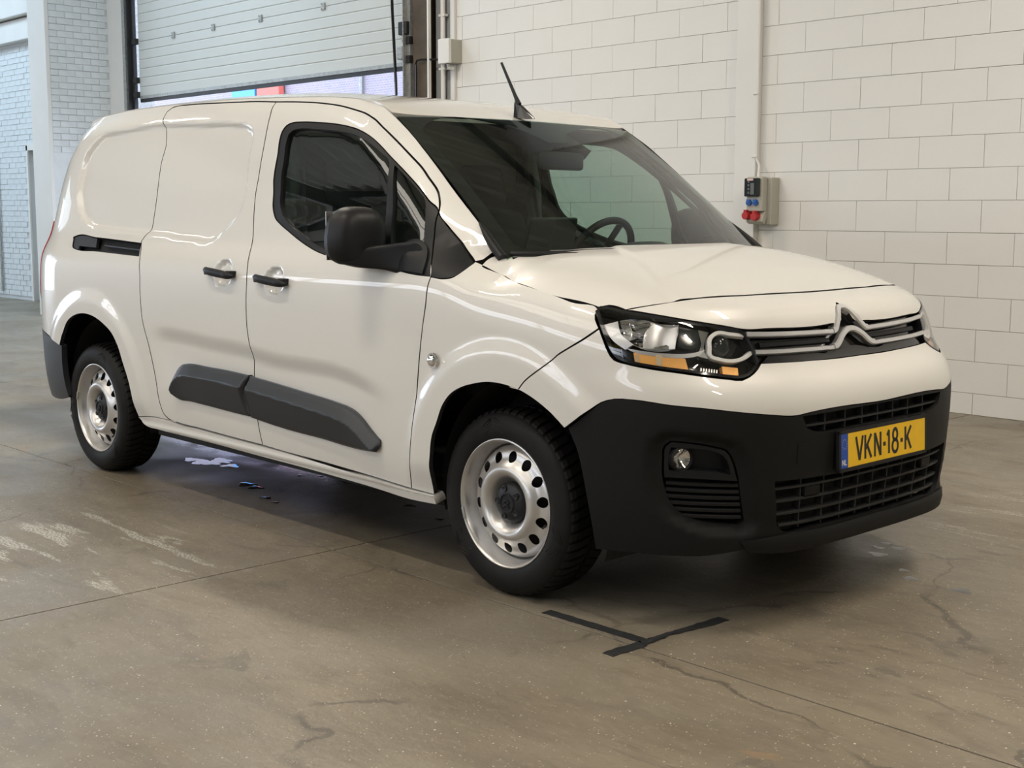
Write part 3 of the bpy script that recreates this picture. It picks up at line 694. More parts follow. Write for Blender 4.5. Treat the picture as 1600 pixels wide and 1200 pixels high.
# ---- remaining hall shell with corrugated roof, trusses, windows, lamps
wb = empty('wall_back', (-7, -12, 0)); tag(wb, 'grey hall wall behind the camera with a high window band', kind='structure'); wk = (7, 12, 0)
MB().b2(-24, 9, -12.2, -12, 0, 3.0).b2(-24, 9, -12.2, -12, 4.5, 7).b2(-24, -20, -12.2, -12, 3, 4.5).b2(5, 9, -12.2, -12, 3, 4.5).build('wall_panel', M['grey_wall'], wb, wk)
for x in np.arange(-20, 5.1, 2.5): MB().b2(x-.06, x+.06, -12.1, -11.95, 3.0, 4.5).build('mullion', M['beam'], wb, wk)
MB().b2(-20, 5, -12.1, -11.97, 3.7, 3.78).build('transom', M['beam'], wb, wk)
we = empty('wall_end', (-24, -4, 0)); tag(we, 'far end wall of the hall', kind='structure')
MB().b2(-24.2, -24, -12, -9, 0, 7).b2(-24.2, -24, -3, 4.4, 0, 7).b2(-24.2, -24, -9, -3, 4.2, 7).build('end_panel', M['grey_wall'], we, (24, 4, 0))
wf = MB().b2(9, 9.2, -12, 4.4, 0, 7).build('wall_front', M['grey_wall'], None, None, origin=(9, -4, 0)); wf['kind'] = 'structure'
ce = empty('ceiling', (-7, -4, 6)); tag(ce, 'corrugated steel hall roof', kind='structure'); cq = (7, 4, -6)
V = []; F = []; nx = 330
for j, y in enumerate((-12.2, 4.5)):
    for i in range(nx+1):
        V.append((-24+33*i/nx, y, 6.12+.07*(1 if (i//2) % 2 else -1)))
for i in range(nx): F.append((i, i+1, nx+2+i, nx+1+i))
meshobj('roof_sheet', V, F, M['roof_steel'], ce, cq)
for y in (-10, -6.6, -3.2, .2, 3.4): MB().b2(-24, 9, y-.05, y+.05, 5.85, 6.05).build('purlin', M['beam'], ce, cq)
for x in (-21, -15, -9, -3.2, 2.6):
    mb = MB(); mb.b2(x-.09, x+.09, -12, 4.1, 5.50, 5.53).b2(x-.09, x+.09, -12, 4.1, 5.80, 5.84).b2(x-.01, x+.01, -12, 4.1, 5.53, 5.80); mb.build('rafter', M['beam'], ce, cq)
cb = MB().b2(-24, 9, -11.6, -11.4, 4.75, 5.1).build('crane_beam', M['yellow_beam'], None, None, origin=(-7, -11.5, 4.9)); tag(cb, 'yellow crane beam along the hall wall behind the camera', 'beam')
for i, (x, y, p) in enumerate(LAMPS):
    t_ = empty('tube_lamp', (x+7, y+4, -.8), ce)
    MB().b2(-.78, .78, -.12, .12, .02, .07).build('housing', M['white_trim'], t_)
    for dx in (-.6, .6): MB().tube([(dx, 0, .07), (dx, 0, .6)], .01, 6).build('hanger', M['dark_steel'], t_)
# ---- yard outside the loading door
yd = MB().b2(-45, 12, 4.5, 40, -.15, -.03).build('ground_yard', M['asphalt']); yd['kind'] = 'structure'
fb = empty('brick_building', (-20, 15, 0)); tag(fb, 'brick building across the yard seen under the raised door', 'building'); fq = (20, -15, 0)
MB().b2(-45, -16.55, 15.0, 18, 0, 9).build('wall', M['far_brick'], fb, fq)
MB().b2(-16.55, -2, 15.6, 18, 0, 9).build('pale_wall', M['far_brick_light'], fb, fq)
MB().tube([(-21.8, 14.93, 0), (-21.8, 14.93, 8)], .05, 8).build('downpipe', M['galv'], fb, fq)
fd = empty('flood_lamp', (-18.3, 14.85, 3.9)); tag(fd, 'small flood lamp on the brick building outside', 'lamp')
MB().box((0, 0, 0), (.38, .1, .26), Matrix.Rotation(.5, 3, 'Y'), .02).build('head', M['conduit'], fd); MB().tube([(0, 0, .1), (0, .1, .3), (0, .148, .3)], .02, 6).build('bracket', M['dark_steel'], fd)
sg = MB().b2(-27.2, -26.1, 14.8, 14.95, 3.2, 6.2).build('blue_panel', M['sign_blue'], None, None, origin=(-26.7, 14.9, 3.2)); tag(sg, 'blue panel outside beyond the left end of the door opening', 'panel')
sr = MB().b2(-26.0, -25.0, 14.8, 14.95, 3.2, 6.2).build('red_panel', M['sign_red'], None, None, origin=(-25.5, 14.9, 3.2)); tag(sr, 'small red panel outside next to the blue one', 'panel')
# ---- tape marks on the floor
def tape(name, p0, p1, w, label, ragged):
    p0, p1 = np.array(p0), np.array(p1); L = np.linalg.norm(p1-p0); d = (p1-p0)/L; nn = np.array([-d[1], d[0]]); k = 26; V = []; F = []
    for i in range(k+1):
        t = i/k; c_ = p0+d*L*t; a = w/2+rng.uniform(-.002, .002)*ragged; b = w/2+rng.uniform(-.002, .002)*ragged
        if ragged > 1: b = b-.018*max(0, math.sin((t-.25)*6)) if .2 < t < .75 else b
        e0 = c_+nn*a; e1 = c_-nn*b; zz_ = .0022
        V += [(e0[0], e0[1], 0.0005), (e0[0], e0[1], zz_), (e1[0], e1[1], zz_+(.004 if ragged > 1 and .3 < t < .7 else 0)), (e1[0], e1[1], .0005)]
    for i in range(k):
        for q in range(3): F.append((4*i+q, 4*i+q+1, 4*i+q+5, 4*i+q+4)[::-1])
    F += [(0, 1, 2, 3), (4*k+3, 4*k+2, 4*k+1, 4*k)]
    o = meshobj(name, V, F, M['tape']); tag(o, label, 'tape', 'black tape marks on the floor'); return o
tape('floor_tape', (.225, -.893), (.66, -.885), .042, 'black tape strip on the floor leading away from the front wheel', 1)
tape('floor_tape', (.648, -1.06), (.668, -.53), .044, 'crumpled black tape strip lying across the end of the other one', 2)

# ---- small water drops left on the floor
wd = MB()
for x, y, r in DROPS:
    V = [(x, y, .0018)]; n = 12
    for k in range(n):
        A_ = 2*math.pi*k/n; q = r*(1+.3*math.sin(3*A_+x*9)); V.append((x+q*1.3*math.cos(A_), y+q*math.sin(A_), .0003))
    wd.add(V, [(0, 1+k, 1+(k+1) % n) for k in range(n)])
wo = wd.build('water_drops', mat('water', (.05, .05, .05), .04, spec=.8), None, None, True); tag(wo, 'scattered small water drops on the floor around the van', 'water', kind='stuff')

# outlines of the body panels on the master surface (metres)
DATA = {
"sill":[[-2.506,0.33],[-2.392,0.344],[-2.229,0.346],[-2.156,0.338],[-1.96,0.336],[-1.747,0.331],[-1.452,0.326],[-1.039,0.316],[-0.832,0.309],[-0.635,0.302],[-0.476,0.296],[-0.346,0.297],[-0.342,0.262],[-0.499,0.257],[-0.648,0.263],[-1.054,0.274],[-1.514,0.28],[-1.98,0.287],[-2.313,0.292],[-2.454,0.302]],
"rear_bumper_top":[[-3.46,0.677],[-3.326,0.646],[-3.236,0.614]],
"tri_panel":[[-0.439,1.287],[-0.386,1.242],[-0.345,1.209],[-0.297,1.172],[-0.212,1.123],[-0.21,1.103],[-0.217,1.086],[-0.234,1.075],[-0.271,1.067],[-0.34,1.069],[-0.376,1.129],[-0.407,1.184],[-0.428,1.24],[-0.438,1.273]],
"fender":[[-0.341,1.071],[-0.345,1.043],[-0.349,0.976],[-0.364,0.893],[-0.382,0.78],[-0.394,0.699],[-0.402,0.646],[-0.421,0.547],[-0.45,0.396],[-0.475,0.299],[-0.346,0.297],[-0.337,0.365],[-0.334,0.401],[-0.325,0.444],[-0.308,0.515],[-0.279,0.568],[-0.241,0.636],[-0.197,0.678],[-0.146,0.704],[-0.081,0.723],[-0.017,0.735],[0.091,0.733],[0.145,0.724],[0.139,0.729],[0.157,0.748],[0.239,0.805],[0.326,0.873],[0.362,0.906],[0.392,0.94],[0.374,0.979],[0.373,0.996],[0.368,1.002],[0.316,1.013],[0.226,1.033],[0.137,1.05],[0.016,1.068],[-0.09,1.087],[-0.15,1.104],[-0.21,1.125],[-0.216,1.096],[-0.234,1.075],[-0.271,1.067]],
"bumper_upper":[[0.139,0.729],[0.157,0.748],[0.239,0.805],[0.326,0.873],[0.362,0.905],[0.392,0.939],[0.407,0.902],[0.419,0.87],[0.433,0.846],[0.458,0.836],[0.513,0.822],[0.567,0.812],[0.622,0.801],[0.681,0.791],[0.712,0.787],[0.73,0.795],[0.754,0.815],[0.765,0.831],[0.856,0.828],[0.989,0.825],[1.084,0.823]],
"bumper_upper_low":[[1.056,0.679],[0.896,0.677],[0.859,0.673],[0.776,0.683],[0.698,0.696],[0.628,0.708],[0.561,0.716],[0.474,0.729],[0.439,0.728],[0.41,0.715],[0.388,0.691],[0.357,0.656],[0.327,0.624],[0.3,0.654],[0.255,0.681],[0.195,0.708],[0.145,0.724],[0.091,0.733]],
"bumper_dark_top":[[1.056,0.679],[0.896,0.677],[0.859,0.673],[0.776,0.683],[0.698,0.696],[0.628,0.708],[0.561,0.716],[0.474,0.729],[0.439,0.728],[0.41,0.715],[0.388,0.691],[0.357,0.656],[0.327,0.624]],
"bumper_dark_arch":[[0.327,0.624],[0.349,0.558],[0.36,0.494],[0.368,0.426],[0.376,0.337],[0.379,0.239]],
"bumper_dark_low":[[0.379,0.239],[0.449,0.243],[0.559,0.242],[0.631,0.244],[0.707,0.257],[0.789,0.269],[0.826,0.285],[1.028,0.284],[1.217,0.275]],
"fog_pocket":[[0.524,0.585],[0.53,0.617],[0.549,0.624],[0.603,0.62],[0.657,0.608],[0.693,0.605],[0.705,0.559],[0.717,0.478],[0.724,0.384],[0.733,0.338],[0.725,0.33],[0.66,0.338],[0.611,0.353],[0.579,0.375],[0.556,0.406],[0.544,0.466],[0.528,0.515]],
"fog_bezel":[[0.545,0.489],[0.545,0.546],[0.549,0.586],[0.56,0.599],[0.596,0.596],[0.658,0.582],[0.682,0.572],[0.697,0.543],[0.708,0.497],[0.713,0.476],[0.659,0.483],[0.604,0.487]],
"fog_inner":[[0.555,0.511],[0.555,0.563],[0.56,0.583],[0.603,0.581],[0.658,0.571],[0.676,0.56],[0.69,0.532],[0.696,0.497],[0.659,0.507],[0.604,0.511]],
"fog_slats":[[0.549,0.483],[0.713,0.472],[0.718,0.426],[0.73,0.346],[0.72,0.339],[0.66,0.346],[0.611,0.361],[0.582,0.381],[0.563,0.411],[0.552,0.447]],
"headlamp":[[0.368,0.987],[0.364,1.0],[0.373,1.007],[0.397,1.004],[0.431,0.995],[0.493,0.983],[0.581,0.964],[0.675,0.943],[0.707,0.935],[0.722,0.924],[0.737,0.893],[0.748,0.869],[0.761,0.838],[0.754,0.82],[0.729,0.797],[0.712,0.791],[0.681,0.794],[0.622,0.805],[0.567,0.815],[0.513,0.825],[0.46,0.839],[0.438,0.849],[0.423,0.871],[0.41,0.901],[0.394,0.938],[0.379,0.968]],
"fascia_top":[[0.431,0.995],[0.441,0.999],[0.481,1.01],[0.561,1.025],[0.641,1.028],[0.719,1.028],[0.853,1.028],[1.068,1.027],[1.288,1.027]],
"fascia_low":[[1.328,0.98],[1.292,0.989],[1.244,0.983],[1.189,0.963],[1.145,0.93],[1.05,0.927],[0.934,0.927],[0.793,0.932],[0.722,0.933],[0.707,0.935],[0.675,0.943],[0.581,0.964],[0.493,0.983],[0.431,0.995]],
"grille_top":[[0.761,0.834],[0.748,0.869],[0.737,0.893],[0.722,0.924],[0.722,0.933],[0.793,0.932],[0.934,0.927],[1.05,0.927],[1.145,0.93],[1.189,0.963],[1.244,0.983],[1.292,0.989],[1.328,0.98]],
"grille_low":[[1.207,0.822],[1.084,0.823],[0.989,0.826],[0.856,0.829],[0.761,0.832]],
"clad_rear":[[-2.137,0.512],[-2.134,0.532],[-2.103,0.582],[-2.047,0.619],[-1.984,0.631],[-1.848,0.631],[-1.691,0.63],[-1.496,0.623],[-1.518,0.57],[-1.517,0.503],[-1.506,0.446],[-1.666,0.449],[-1.782,0.453],[-1.983,0.459],[-2.109,0.465],[-2.135,0.48]],
"clad_front":[[-1.487,0.621],[-1.326,0.61],[-1.102,0.593],[-0.891,0.575],[-0.83,0.567],[-0.787,0.555],[-0.745,0.535],[-0.679,0.492],[-0.625,0.46],[-0.624,0.436],[-0.642,0.414],[-0.669,0.411],[-1.015,0.418],[-1.281,0.427],[-1.497,0.443],[-1.507,0.504],[-1.508,0.571]],
"slot":[[-3.204,1.163],[-3.181,1.169],[-2.959,1.164],[-2.486,1.145],[-2.449,1.089],[-2.894,1.102],[-3.123,1.108],[-3.16,1.115]],
"slotcap":[[-3.204,1.163],[-3.181,1.169],[-2.951,1.163],[-2.917,1.117],[-3.104,1.122],[-3.092,1.105],[-3.13,1.108],[-3.16,1.115]],
"panel_outer":[[-2.608,1.706],[-2.854,1.693],[-3.038,1.685],[-3.116,1.676],[-3.157,1.655],[-3.215,1.612],[-3.267,1.552],[-3.28,1.472],[-3.275,1.391],[-3.253,1.342],[-3.18,1.261],[-3.061,1.214],[-2.88,1.198],[-2.644,1.185],[-2.392,1.179],[-2.031,1.159],[-1.895,1.157],[-1.848,1.166],[-1.792,1.208],[-1.704,1.273],[-1.672,1.348],[-1.683,1.429],[-1.698,1.537],[-1.695,1.604],[-1.716,1.645],[-1.772,1.665],[-1.907,1.679],[-2.127,1.688],[-2.361,1.698]],
"scoop":[[-2.281,0.786],[-2.05,0.787],[-1.78,0.771],[-1.528,0.762],[-1.337,0.742],[-1.068,0.738],[-0.858,0.728],[-0.701,0.699]],
"amber":[[0.47,0.871],[0.512,0.87],[0.55,0.862],[0.58,0.854],[0.589,0.82],[0.553,0.823],[0.513,0.832],[0.475,0.842]],"amber2":[[0.664,0.831],[0.704,0.825],[0.706,0.802],[0.668,0.805]],
"bowl":[[0.426,0.972],[0.447,0.978],[0.482,0.975],[0.559,0.958],[0.559,0.921],[0.553,0.883],[0.536,0.877],[0.483,0.886],[0.457,0.906],[0.44,0.938]],
"lampcyl":[[0.56,0.952],[0.603,0.94],[0.612,0.891],[0.589,0.882],[0.561,0.892]],
"glass_main":[[-1.416,1.373],[-1.432,1.438],[-1.434,1.502],[-1.438,1.583],[-1.432,1.607],[-1.41,1.621],[-1.375,1.626],[-1.234,1.619],[-1.097,1.607],[-0.99,1.59],[-0.908,1.563],[-0.843,1.535],[-0.799,1.512],[-0.752,1.486],[-0.724,1.413],[-0.7,1.296],[-0.685,1.212],[-0.638,1.118],[-0.751,1.126],[-0.877,1.135],[-1.003,1.148],[-1.087,1.166],[-1.215,1.204],[-1.322,1.25],[-1.379,1.287],[-1.409,1.334]],
"glass_quarter":[[-0.712,1.465],[-0.667,1.438],[-0.611,1.404],[-0.554,1.365],[-0.523,1.341],[-0.508,1.323],[-0.483,1.273],[-0.451,1.183],[-0.401,1.096],[-0.473,1.102],[-0.596,1.112],[-0.645,1.212],[-0.664,1.319]],
"H_hood_line":[[0.316,0],[0.226,0],[0.137,0],[0.016,0],[-0.09,0],[-0.15,0],[-0.21,0]],
"H_hood_rear":[[-0.223,-0.799],[-0.226,-0.775],[-0.227,-0.748],[-0.226,-0.715],[-0.223,-0.682],[-0.198,-0.666],[-0.165,-0.65],[-0.128,-0.624],[-0.083,-0.575],[-0.03,-0.5],[0.001,-0.37],[0.045,-0.249],[0.045,-0.107]],
"H_hood_front":[[0.392,-0.855],[0.4,-0.832],[0.43,-0.818],[0.472,-0.8],[0.481,-0.784],[0.517,-0.724],[0.561,-0.581],[0.582,-0.459],[0.589,-0.36],[0.599,-0.242],[0.605,-0.105],[0.606,0.005]],
"frontseam":[[-1.62,1.752],[-1.484,1.744],[-1.294,1.728],[-1.132,1.706],[-1.032,1.685],[-0.972,1.67],[-0.908,1.645],[-0.853,1.613],[-0.799,1.582],[-0.745,1.55],[-0.694,1.517],[-0.645,1.485],[-0.596,1.452],[-0.548,1.413],[-0.522,1.393],[-0.491,1.367],[-0.467,1.339],[-0.452,1.316],[-0.441,1.291]],
"slidetop":[[-1.62,1.752],[-1.783,1.763],[-1.964,1.77],[-2.102,1.775],[-2.246,1.78],[-2.362,1.782],[-2.464,1.781],[-2.508,1.775],[-2.532,1.758],[-2.532,1.73]],
"rearseam":[[-2.532,1.73],[-2.508,1.693],[-2.469,1.608],[-2.484,1.516],[-2.479,1.445],[-2.471,1.383],[-2.464,1.273],[-2.464,1.2],[-2.489,1.155],[-2.437,1.089],[-2.411,1.017],[-2.401,0.914],[-2.386,0.797],[-2.338,0.682],[-2.3,0.537],[-2.28,0.414],[-2.261,0.374],[-2.226,0.354],[-2.154,0.345]],
"sliding_door":[[-1.62,1.752],[-1.783,1.763],[-1.964,1.77],[-2.102,1.775],[-2.246,1.78],[-2.362,1.782],[-2.464,1.782],[-2.508,1.775],[-2.532,1.758],[-2.532,1.73],[-2.509,1.693],[-2.469,1.607],[-2.484,1.516],[-2.479,1.445],[-2.471,1.383],[-2.464,1.273],[-2.464,1.2],[-2.489,1.155],[-2.437,1.089],[-2.411,1.017],[-2.401,0.914],[-2.386,0.797],[-2.338,0.682],[-2.3,0.537],[-2.28,0.414],[-2.261,0.374],[-2.226,0.354],[-2.154,0.345],[-1.958,0.341],[-1.745,0.336],[-1.45,0.331],[-1.464,0.435],[-1.487,0.619],[-1.477,0.721],[-1.495,0.82],[-1.5,0.917],[-1.504,1.048],[-1.541,1.145],[-1.588,1.308],[-1.596,1.374],[-1.595,1.434],[-1.598,1.494],[-1.597,1.567],[-1.598,1.637],[-1.609,1.694],[-1.623,1.733]],
"arch_r":[[-3.236,0.614],[-3.211,0.669],[-3.146,0.742],[-3.055,0.781],[-2.957,0.794],[-2.862,0.787],[-2.756,0.757],[-2.669,0.713],[-2.619,0.658],[-2.585,0.591],[-2.539,0.494],[-2.517,0.397],[-2.506,0.33]],
"arch_rb":[[-3.236,0.614],[-3.246,0.503],[-3.24,0.411],[-3.227,0.346]],
"front_door":[[-1.62,1.752],[-1.484,1.744],[-1.294,1.728],[-1.132,1.706],[-1.032,1.685],[-0.972,1.67],[-0.908,1.645],[-0.853,1.613],[-0.799,1.582],[-0.745,1.55],[-0.694,1.517],[-0.645,1.485],[-0.596,1.452],[-0.548,1.413],[-0.522,1.393],[-0.491,1.367],[-0.467,1.339],[-0.452,1.316],[-0.441,1.291],[-0.439,1.276],[-0.428,1.24],[-0.407,1.184],[-0.376,1.129],[-0.341,1.071],[-0.345,1.043],[-0.349,0.977],[-0.363,0.893],[-0.382,0.78],[-0.394,0.699],[-0.402,0.646],[-0.421,0.547],[-0.45,0.396],[-0.475,0.299],[-0.634,0.306],[-0.83,0.313],[-1.038,0.32],[-1.26,0.324],[-1.45,0.331],[-1.464,0.435],[-1.487,0.619],[-1.477,0.721],[-1.495,0.82],[-1.5,0.917],[-1.504,1.048],[-1.541,1.145],[-1.588,1.308],[-1.596,1.374],[-1.595,1.434],[-1.598,1.494],[-1.597,1.567],[-1.598,1.637],[-1.609,1.694],[-1.623,1.733]],
"window_frame":[[-1.463,1.373],[-1.48,1.428],[-1.483,1.472],[-1.482,1.525],[-1.486,1.593],[-1.479,1.621],[-1.459,1.643],[-1.425,1.652],[-1.362,1.653],[-1.248,1.646],[-1.137,1.636],[-1.029,1.62],[-0.963,1.605],[-0.884,1.575],[-0.802,1.531],[-0.747,1.497],[-0.643,1.433],[-0.558,1.376],[-0.503,1.335],[-0.443,1.289],[-0.439,1.269],[-0.43,1.237],[-0.411,1.184],[-0.38,1.129],[-0.348,1.073],[-0.423,1.076],[-0.617,1.098],[-0.803,1.116],[-0.985,1.128],[-1.06,1.14],[-1.136,1.158],[-1.23,1.187],[-1.311,1.218],[-1.375,1.244],[-1.42,1.269],[-1.448,1.308]],
"tri_edge":[[-0.386,1.242],[-0.345,1.209],[-0.297,1.172],[-0.213,1.123]],
"window_frame_in":[[-1.463,1.373],[-1.48,1.428],[-1.483,1.472],[-1.482,1.525],[-1.486,1.593],[-1.479,1.621],[-1.459,1.643],[-1.425,1.652],[-1.362,1.653],[-1.248,1.646],[-1.137,1.636],[-1.029,1.62],[-0.963,1.605],[-0.884,1.575],[-0.802,1.531],[-0.747,1.497],[-0.643,1.433],[-0.558,1.376],[-0.503,1.335],[-0.443,1.289],[-0.439,1.269],[-0.43,1.237],[-0.411,1.184],[-0.38,1.129],[-0.348,1.073],[-0.423,1.076],[-0.617,1.098],[-0.803,1.116],[-0.985,1.128],[-1.06,1.14],[-1.136,1.158],[-1.23,1.187],[-1.311,1.218],[-1.375,1.244],[-1.42,1.269],[-1.448,1.308]]}
# ================================================================ the van
RX = -1.48
van = empty('delivery_van', (RX, 0, 0)); tag(van, 'white delivery van with dark plastic bumpers and steel wheels', 'van')
VL = (-RX, 0, 0)          # part offset: van parts are modelled in hall coordinates
D = DATA
def A(k): return np.array(D[k], float)
PANEL = inset(outline(D['panel_outer'], step=.03), .0)
_sc = A('scoop'); SCOOP = spl(_sc[:, 0], _sc[:, 1]+.0)
HANDLES = [(-1.694, 1.038), (-1.304, 1.021)]
SC0 = X0F+math.pi/2*LF     # parameter of the van's centre line at the front
def mir(P): P = np.array(P, float); Q = P.copy(); Q[:, 0] = 2*SC0-Q[:, 0]; return Q
def s_of_x(x, z):
    if x >= X1R: return x
    lo, hi = X1R-1.3, X1R
    for _ in range(40):
        m_ = (lo+hi)/2; X_ = to_xyz(np.array([m_]), np.array([z]), 0, False)[0][0]
        if X_ > x: hi = m_
        else: lo = m_
    return hi
dens = []
for i in range(len(EDGE)-1):
    for k in range(6): dens.append(EDGE[i]*(1-k/6)+EDGE[i+1]*k/6)
dens.append(EDGE[-1]); dens = np.array(dens)
Es = np.array([(s_of_x(x, z), z) for x, z, y in dens])
P_ = M['paint']; G_ = M['gap']
door = D['front_door']; slide = D['sliding_door']
# ---- doors
glassring = [D['glass_main'], D['glass_quarter']]
sides = []
fd_objs = patch('front_door', body1, door, P_, van, VL, holes=[D['window_frame_in']], h=.015, gap=.0028, thick=.016, mirror=True, edge_mat=G_)
sd_objs = patch('sliding_door', body1, slide, P_, van, VL, h=.015, gap=.0028, thick=.016, mirror=True, edge_mat=G_)
# ---- body side (quarter, roof rail and A pillar are one pressing)
n_mid = D['sliding_door'].index(D['rearseam_end']) if 'rearseam_end' in D else 0
top_slide = D['slidetop'][::-1]             # rear -> front
frontseam = D['frontseam']
low = D['arch_r'][::-1]                     # from sill rear up over the arch to the bumper
quarter = [D['sill'][0]]+[D['sill'][1], D['sill'][2]]+D['rearseam'][::-1][0:]+D['slidetop'][::-1][1:-1]+frontseam+D['tri_edge']
pill = [(-.196, 1.130), (-.20, 1.150)]
eb = [tuple(p) for p in Es if p[1] > 1.162]
eb = eb[::2]+[eb[-1]]; eb = [(u, v-.0015) for u, v in eb]
rear_top = [(-3.75, 1.66), (-3.95, 1.665), (-4.174, 1.67)]
rb = [(-4.174, .70), (-3.80, .69), (-3.62, .685)]+D['rear_bumper_top']
quarter = quarter+pill+eb+rear_top+rb+D['arch_r'][1:-1]
patch('body_side', body1, quarter, P_, van, VL, holes=[D['slot']], h=.016, gap=.0028, thick=.020, mirror=True, edge_mat=G_)
# ---- bonnet, fenders, fascia
def tri_(n): return None
hl = np.array(D['H_hood_line']); hr = np.array(D['H_hood_rear']); hf = np.array(D['H_hood_front'])
hl[:, 1] = -_YH(hl[:, 0])-.002
near = [tuple(p) for p in hl if p[0] < .36]+[(-.165, -.845), (-.185, -.80), (-.19, -.75), (-.16, -.70), (-.10, -.66), (-.06, -.55), (-.01, -.36), (.02, -.18), (.03, 0)]
_lt = body0(np.array([.372, .388, .410, .433, .450, .482]), np.array([1.001, 1.009, 1.0045, .9965, 1.003, 1.0105]))
_ft = np.array([q for q in D['fascia_top'] if q[0] < 1.2]); _fx = body0(_ft[:, 0], _ft[:, 1])
frn = [(p[0], p[1]) for p in _lt[:3]]+[(p[0]-.001, p[1]) for p in _fx]
frn = [(x, y) for x, y in frn if y < -.02]+[(.605, 0)]
half = frn[::-1]+near[1:]
full = half+[(x, -y) for x, y in half[::-1][1:-1]]
patch('bonnet', hood, full, P_, van, VL, h=.02, gap=.0015, thick=.018, edge_mat=G_)
patch('front_fender', body1, D['fender'], P_, van, VL, h=.014, gap=.0028, thick=.018, mirror=True, edge_mat=G_)
ft = [p for p in D['fascia_top'] if p[0] < SC0-.01]; ft += [(SC0, 1.0265)]
flw = [(SC0, .9925), (1.262, .989), (1.245, .975), (1.228, .940), (1.205, .930)]+[tuple(p) for p in D['fascia_low'] if p[0] < 1.18]
fas = ft[:-1]+[ft[-1]]; fas_full = fas+[tuple(p) for p in mir(fas[::-1][1:])]+[tuple(p) for p in mir(flw[::-1])[:-1]]+flw[:-1]
patch('grille_header', body1, fas_full, P_, van, VL, h=.018, gap=.0022, thick=.02, edge_mat=G_)
# upper bumper skin, full width
bu = [tuple(p) for p in D['bumper_upper'] if p[0] < 1.2]+[(SC0, .823)]
bl = [(SC0, .681)]+[tuple(p) for p in D['bumper_upper_low'] if True][1:]
bl[0] = (SC0, .678)
bu_full = bu+[tuple(p) for p in mir(bu[::-1][1:])]+[tuple(p) for p in mir(bl[::-1])[:-1]]+bl
patch('bumper_skin', body1, bu_full, P_, van, VL, h=.016, gap=.002, thick=.022, edge_mat=G_)
# ---- dark front bumper with openings
bd = [tuple(p) for p in D['bumper_dark_top']][1:]      # centre -> arch
bd = [(SC0, .677)]+bd
ba = [tuple(p) for p in D['bumper_dark_arch']][1:]
blo = [tuple(p) for p in D['bumper_dark_low']][1:6]+[(.88, .272), (1.08, .270), (SC0, .270)]
bdn = bd+ba+blo
bd_full = bdn+[tuple(p) for p in mir(bdn[::-1])[1:-1]]
def sym(Lt, Lb): return Lt+[tuple(p) for p in mir(Lt[::-1])]+[tuple(p) for p in mir(Lb)]+Lb[::-1]
lg = sym([(.801, .472), (.93, .469), (1.10, .464)], [(.809, .395), (.822, .318), (.834, .308), (.95, .306), (1.10, .304)])
lg = [(.801, .472), (.93, .469), (1.10, .464)]+[tuple(p) for p in mir([(1.10, .464), (.93, .469), (.801, .472)])]+[tuple(p) for p in mir([(.809, .395), (.822, .318), (.834, .308), (.95, .306), (1.10, .304)])]+[(1.10, .304), (.95, .306), (.834, .308), (.822, .318), (.809, .395)]
ugt = [(.880, .668), (.966, .670), (1.10, .671)]; ugb = [(1.10, .611), (.985, .610), (.925, .618), (.897, .630)]
ug = ugt+[tuple(p) for p in mir(ugt[::-1])]+[tuple(p) for p in mir(ugb[::-1])]+ugb
fp = [(.541, .489), (.541, .546), (.545, .588), (.558, .603), (.597, .600), (.66, .586), (.686, .575), (.701, .544), (.713, .497), (.717, .472), (.722, .426), (.733, .345), (.722, .334), (.66, .341), (.609, .356), (.578, .378), (.559, .410), (.548, .447)]; fpm = [tuple(p) for p in mir(fp[::-1])]
def bump_off(u, v):
    # soft raised lip around the fog opening
    d, _ = seg_dist(u, v, outline(fp, step=.02), True); d2, _ = seg_dist(u, v, outline(fpm, step=.02), True)
    return -.026*(1-sst(.004, .040, np.minimum(d, d2)))
bumper = patch('front_bumper', body0, bd_full, M['plastic'], van, VL, holes=[lg, ug, fp, fpm], h=.017, gap=.001, thick=.03, hthick=.05, boff=bump_off)
def sub(o): return dict(parent=o, loc=None)
# dark cavity behind the openings
patch('cavity', body0, [(.60, .30), (.78, .28), (1.77, .28), (1.95, .30), (1.95, .62), (1.77, .674), (.78, .674), (.60, .62)], M['gap'], bumper, None, h=.05, off=-.075, thick=0)
def strip(name, uvs, w, dep, off, m, parent, F_=body0, vertical=False, loc=None, mesh_only=None):
    """bar following the surface: rectangular section w x dep, front face at off"""
    uvs = np.array(uvs, float); B = F_(uvs[:, 0], uvs[:, 1]); n = normal(F_, uvs[:, 0], uvs[:, 1]); t = np.gradient(B, axis=0); t /= np.linalg.norm(t, axis=1, keepdims=True)
    s_ = np.cross(n, t); s_ /= np.linalg.norm(s_, axis=1, keepdims=True); k = len(B)
    c4 = [B+n*off+s_*w/2*.7, B+n*off-s_*w/2*.7, B+n*(off-.25*w)-s_*w/2, B+n*(off-dep)-s_*w/2, B+n*(off-dep)+s_*w/2, B+n*(off-.25*w)+s_*w/2]
    V = np.stack(c4, 1).reshape(-1, 3); F = []
    for i in range(k-1):
        for q in range(6): F.append((6*i+q, 6*i+(q+1) % 6, 6*i+6+(q+1) % 6, 6*i+6+q))
    F += [tuple(range(6))[::-1], tuple(6*(k-1)+q for q in range(6))]
    if mesh_only is not None: mesh_only.add(V, F); return None
    return meshobj(name, V, F, m, parent, loc)
def lerp(a, b, n): return [tuple(np.array(a)+(np.array(b)-np.array(a))*i/(n-1)) for i in range(n)]
for z, e in ((.444, .806), (.402, .811), (.360, .817), (.324, .828)):
    strip('grille_bar', lerp((e-.003, z), (2*SC0-e+.003, z-.000), 40), .009, .035, -.012, M['grille_bar'], bumper)
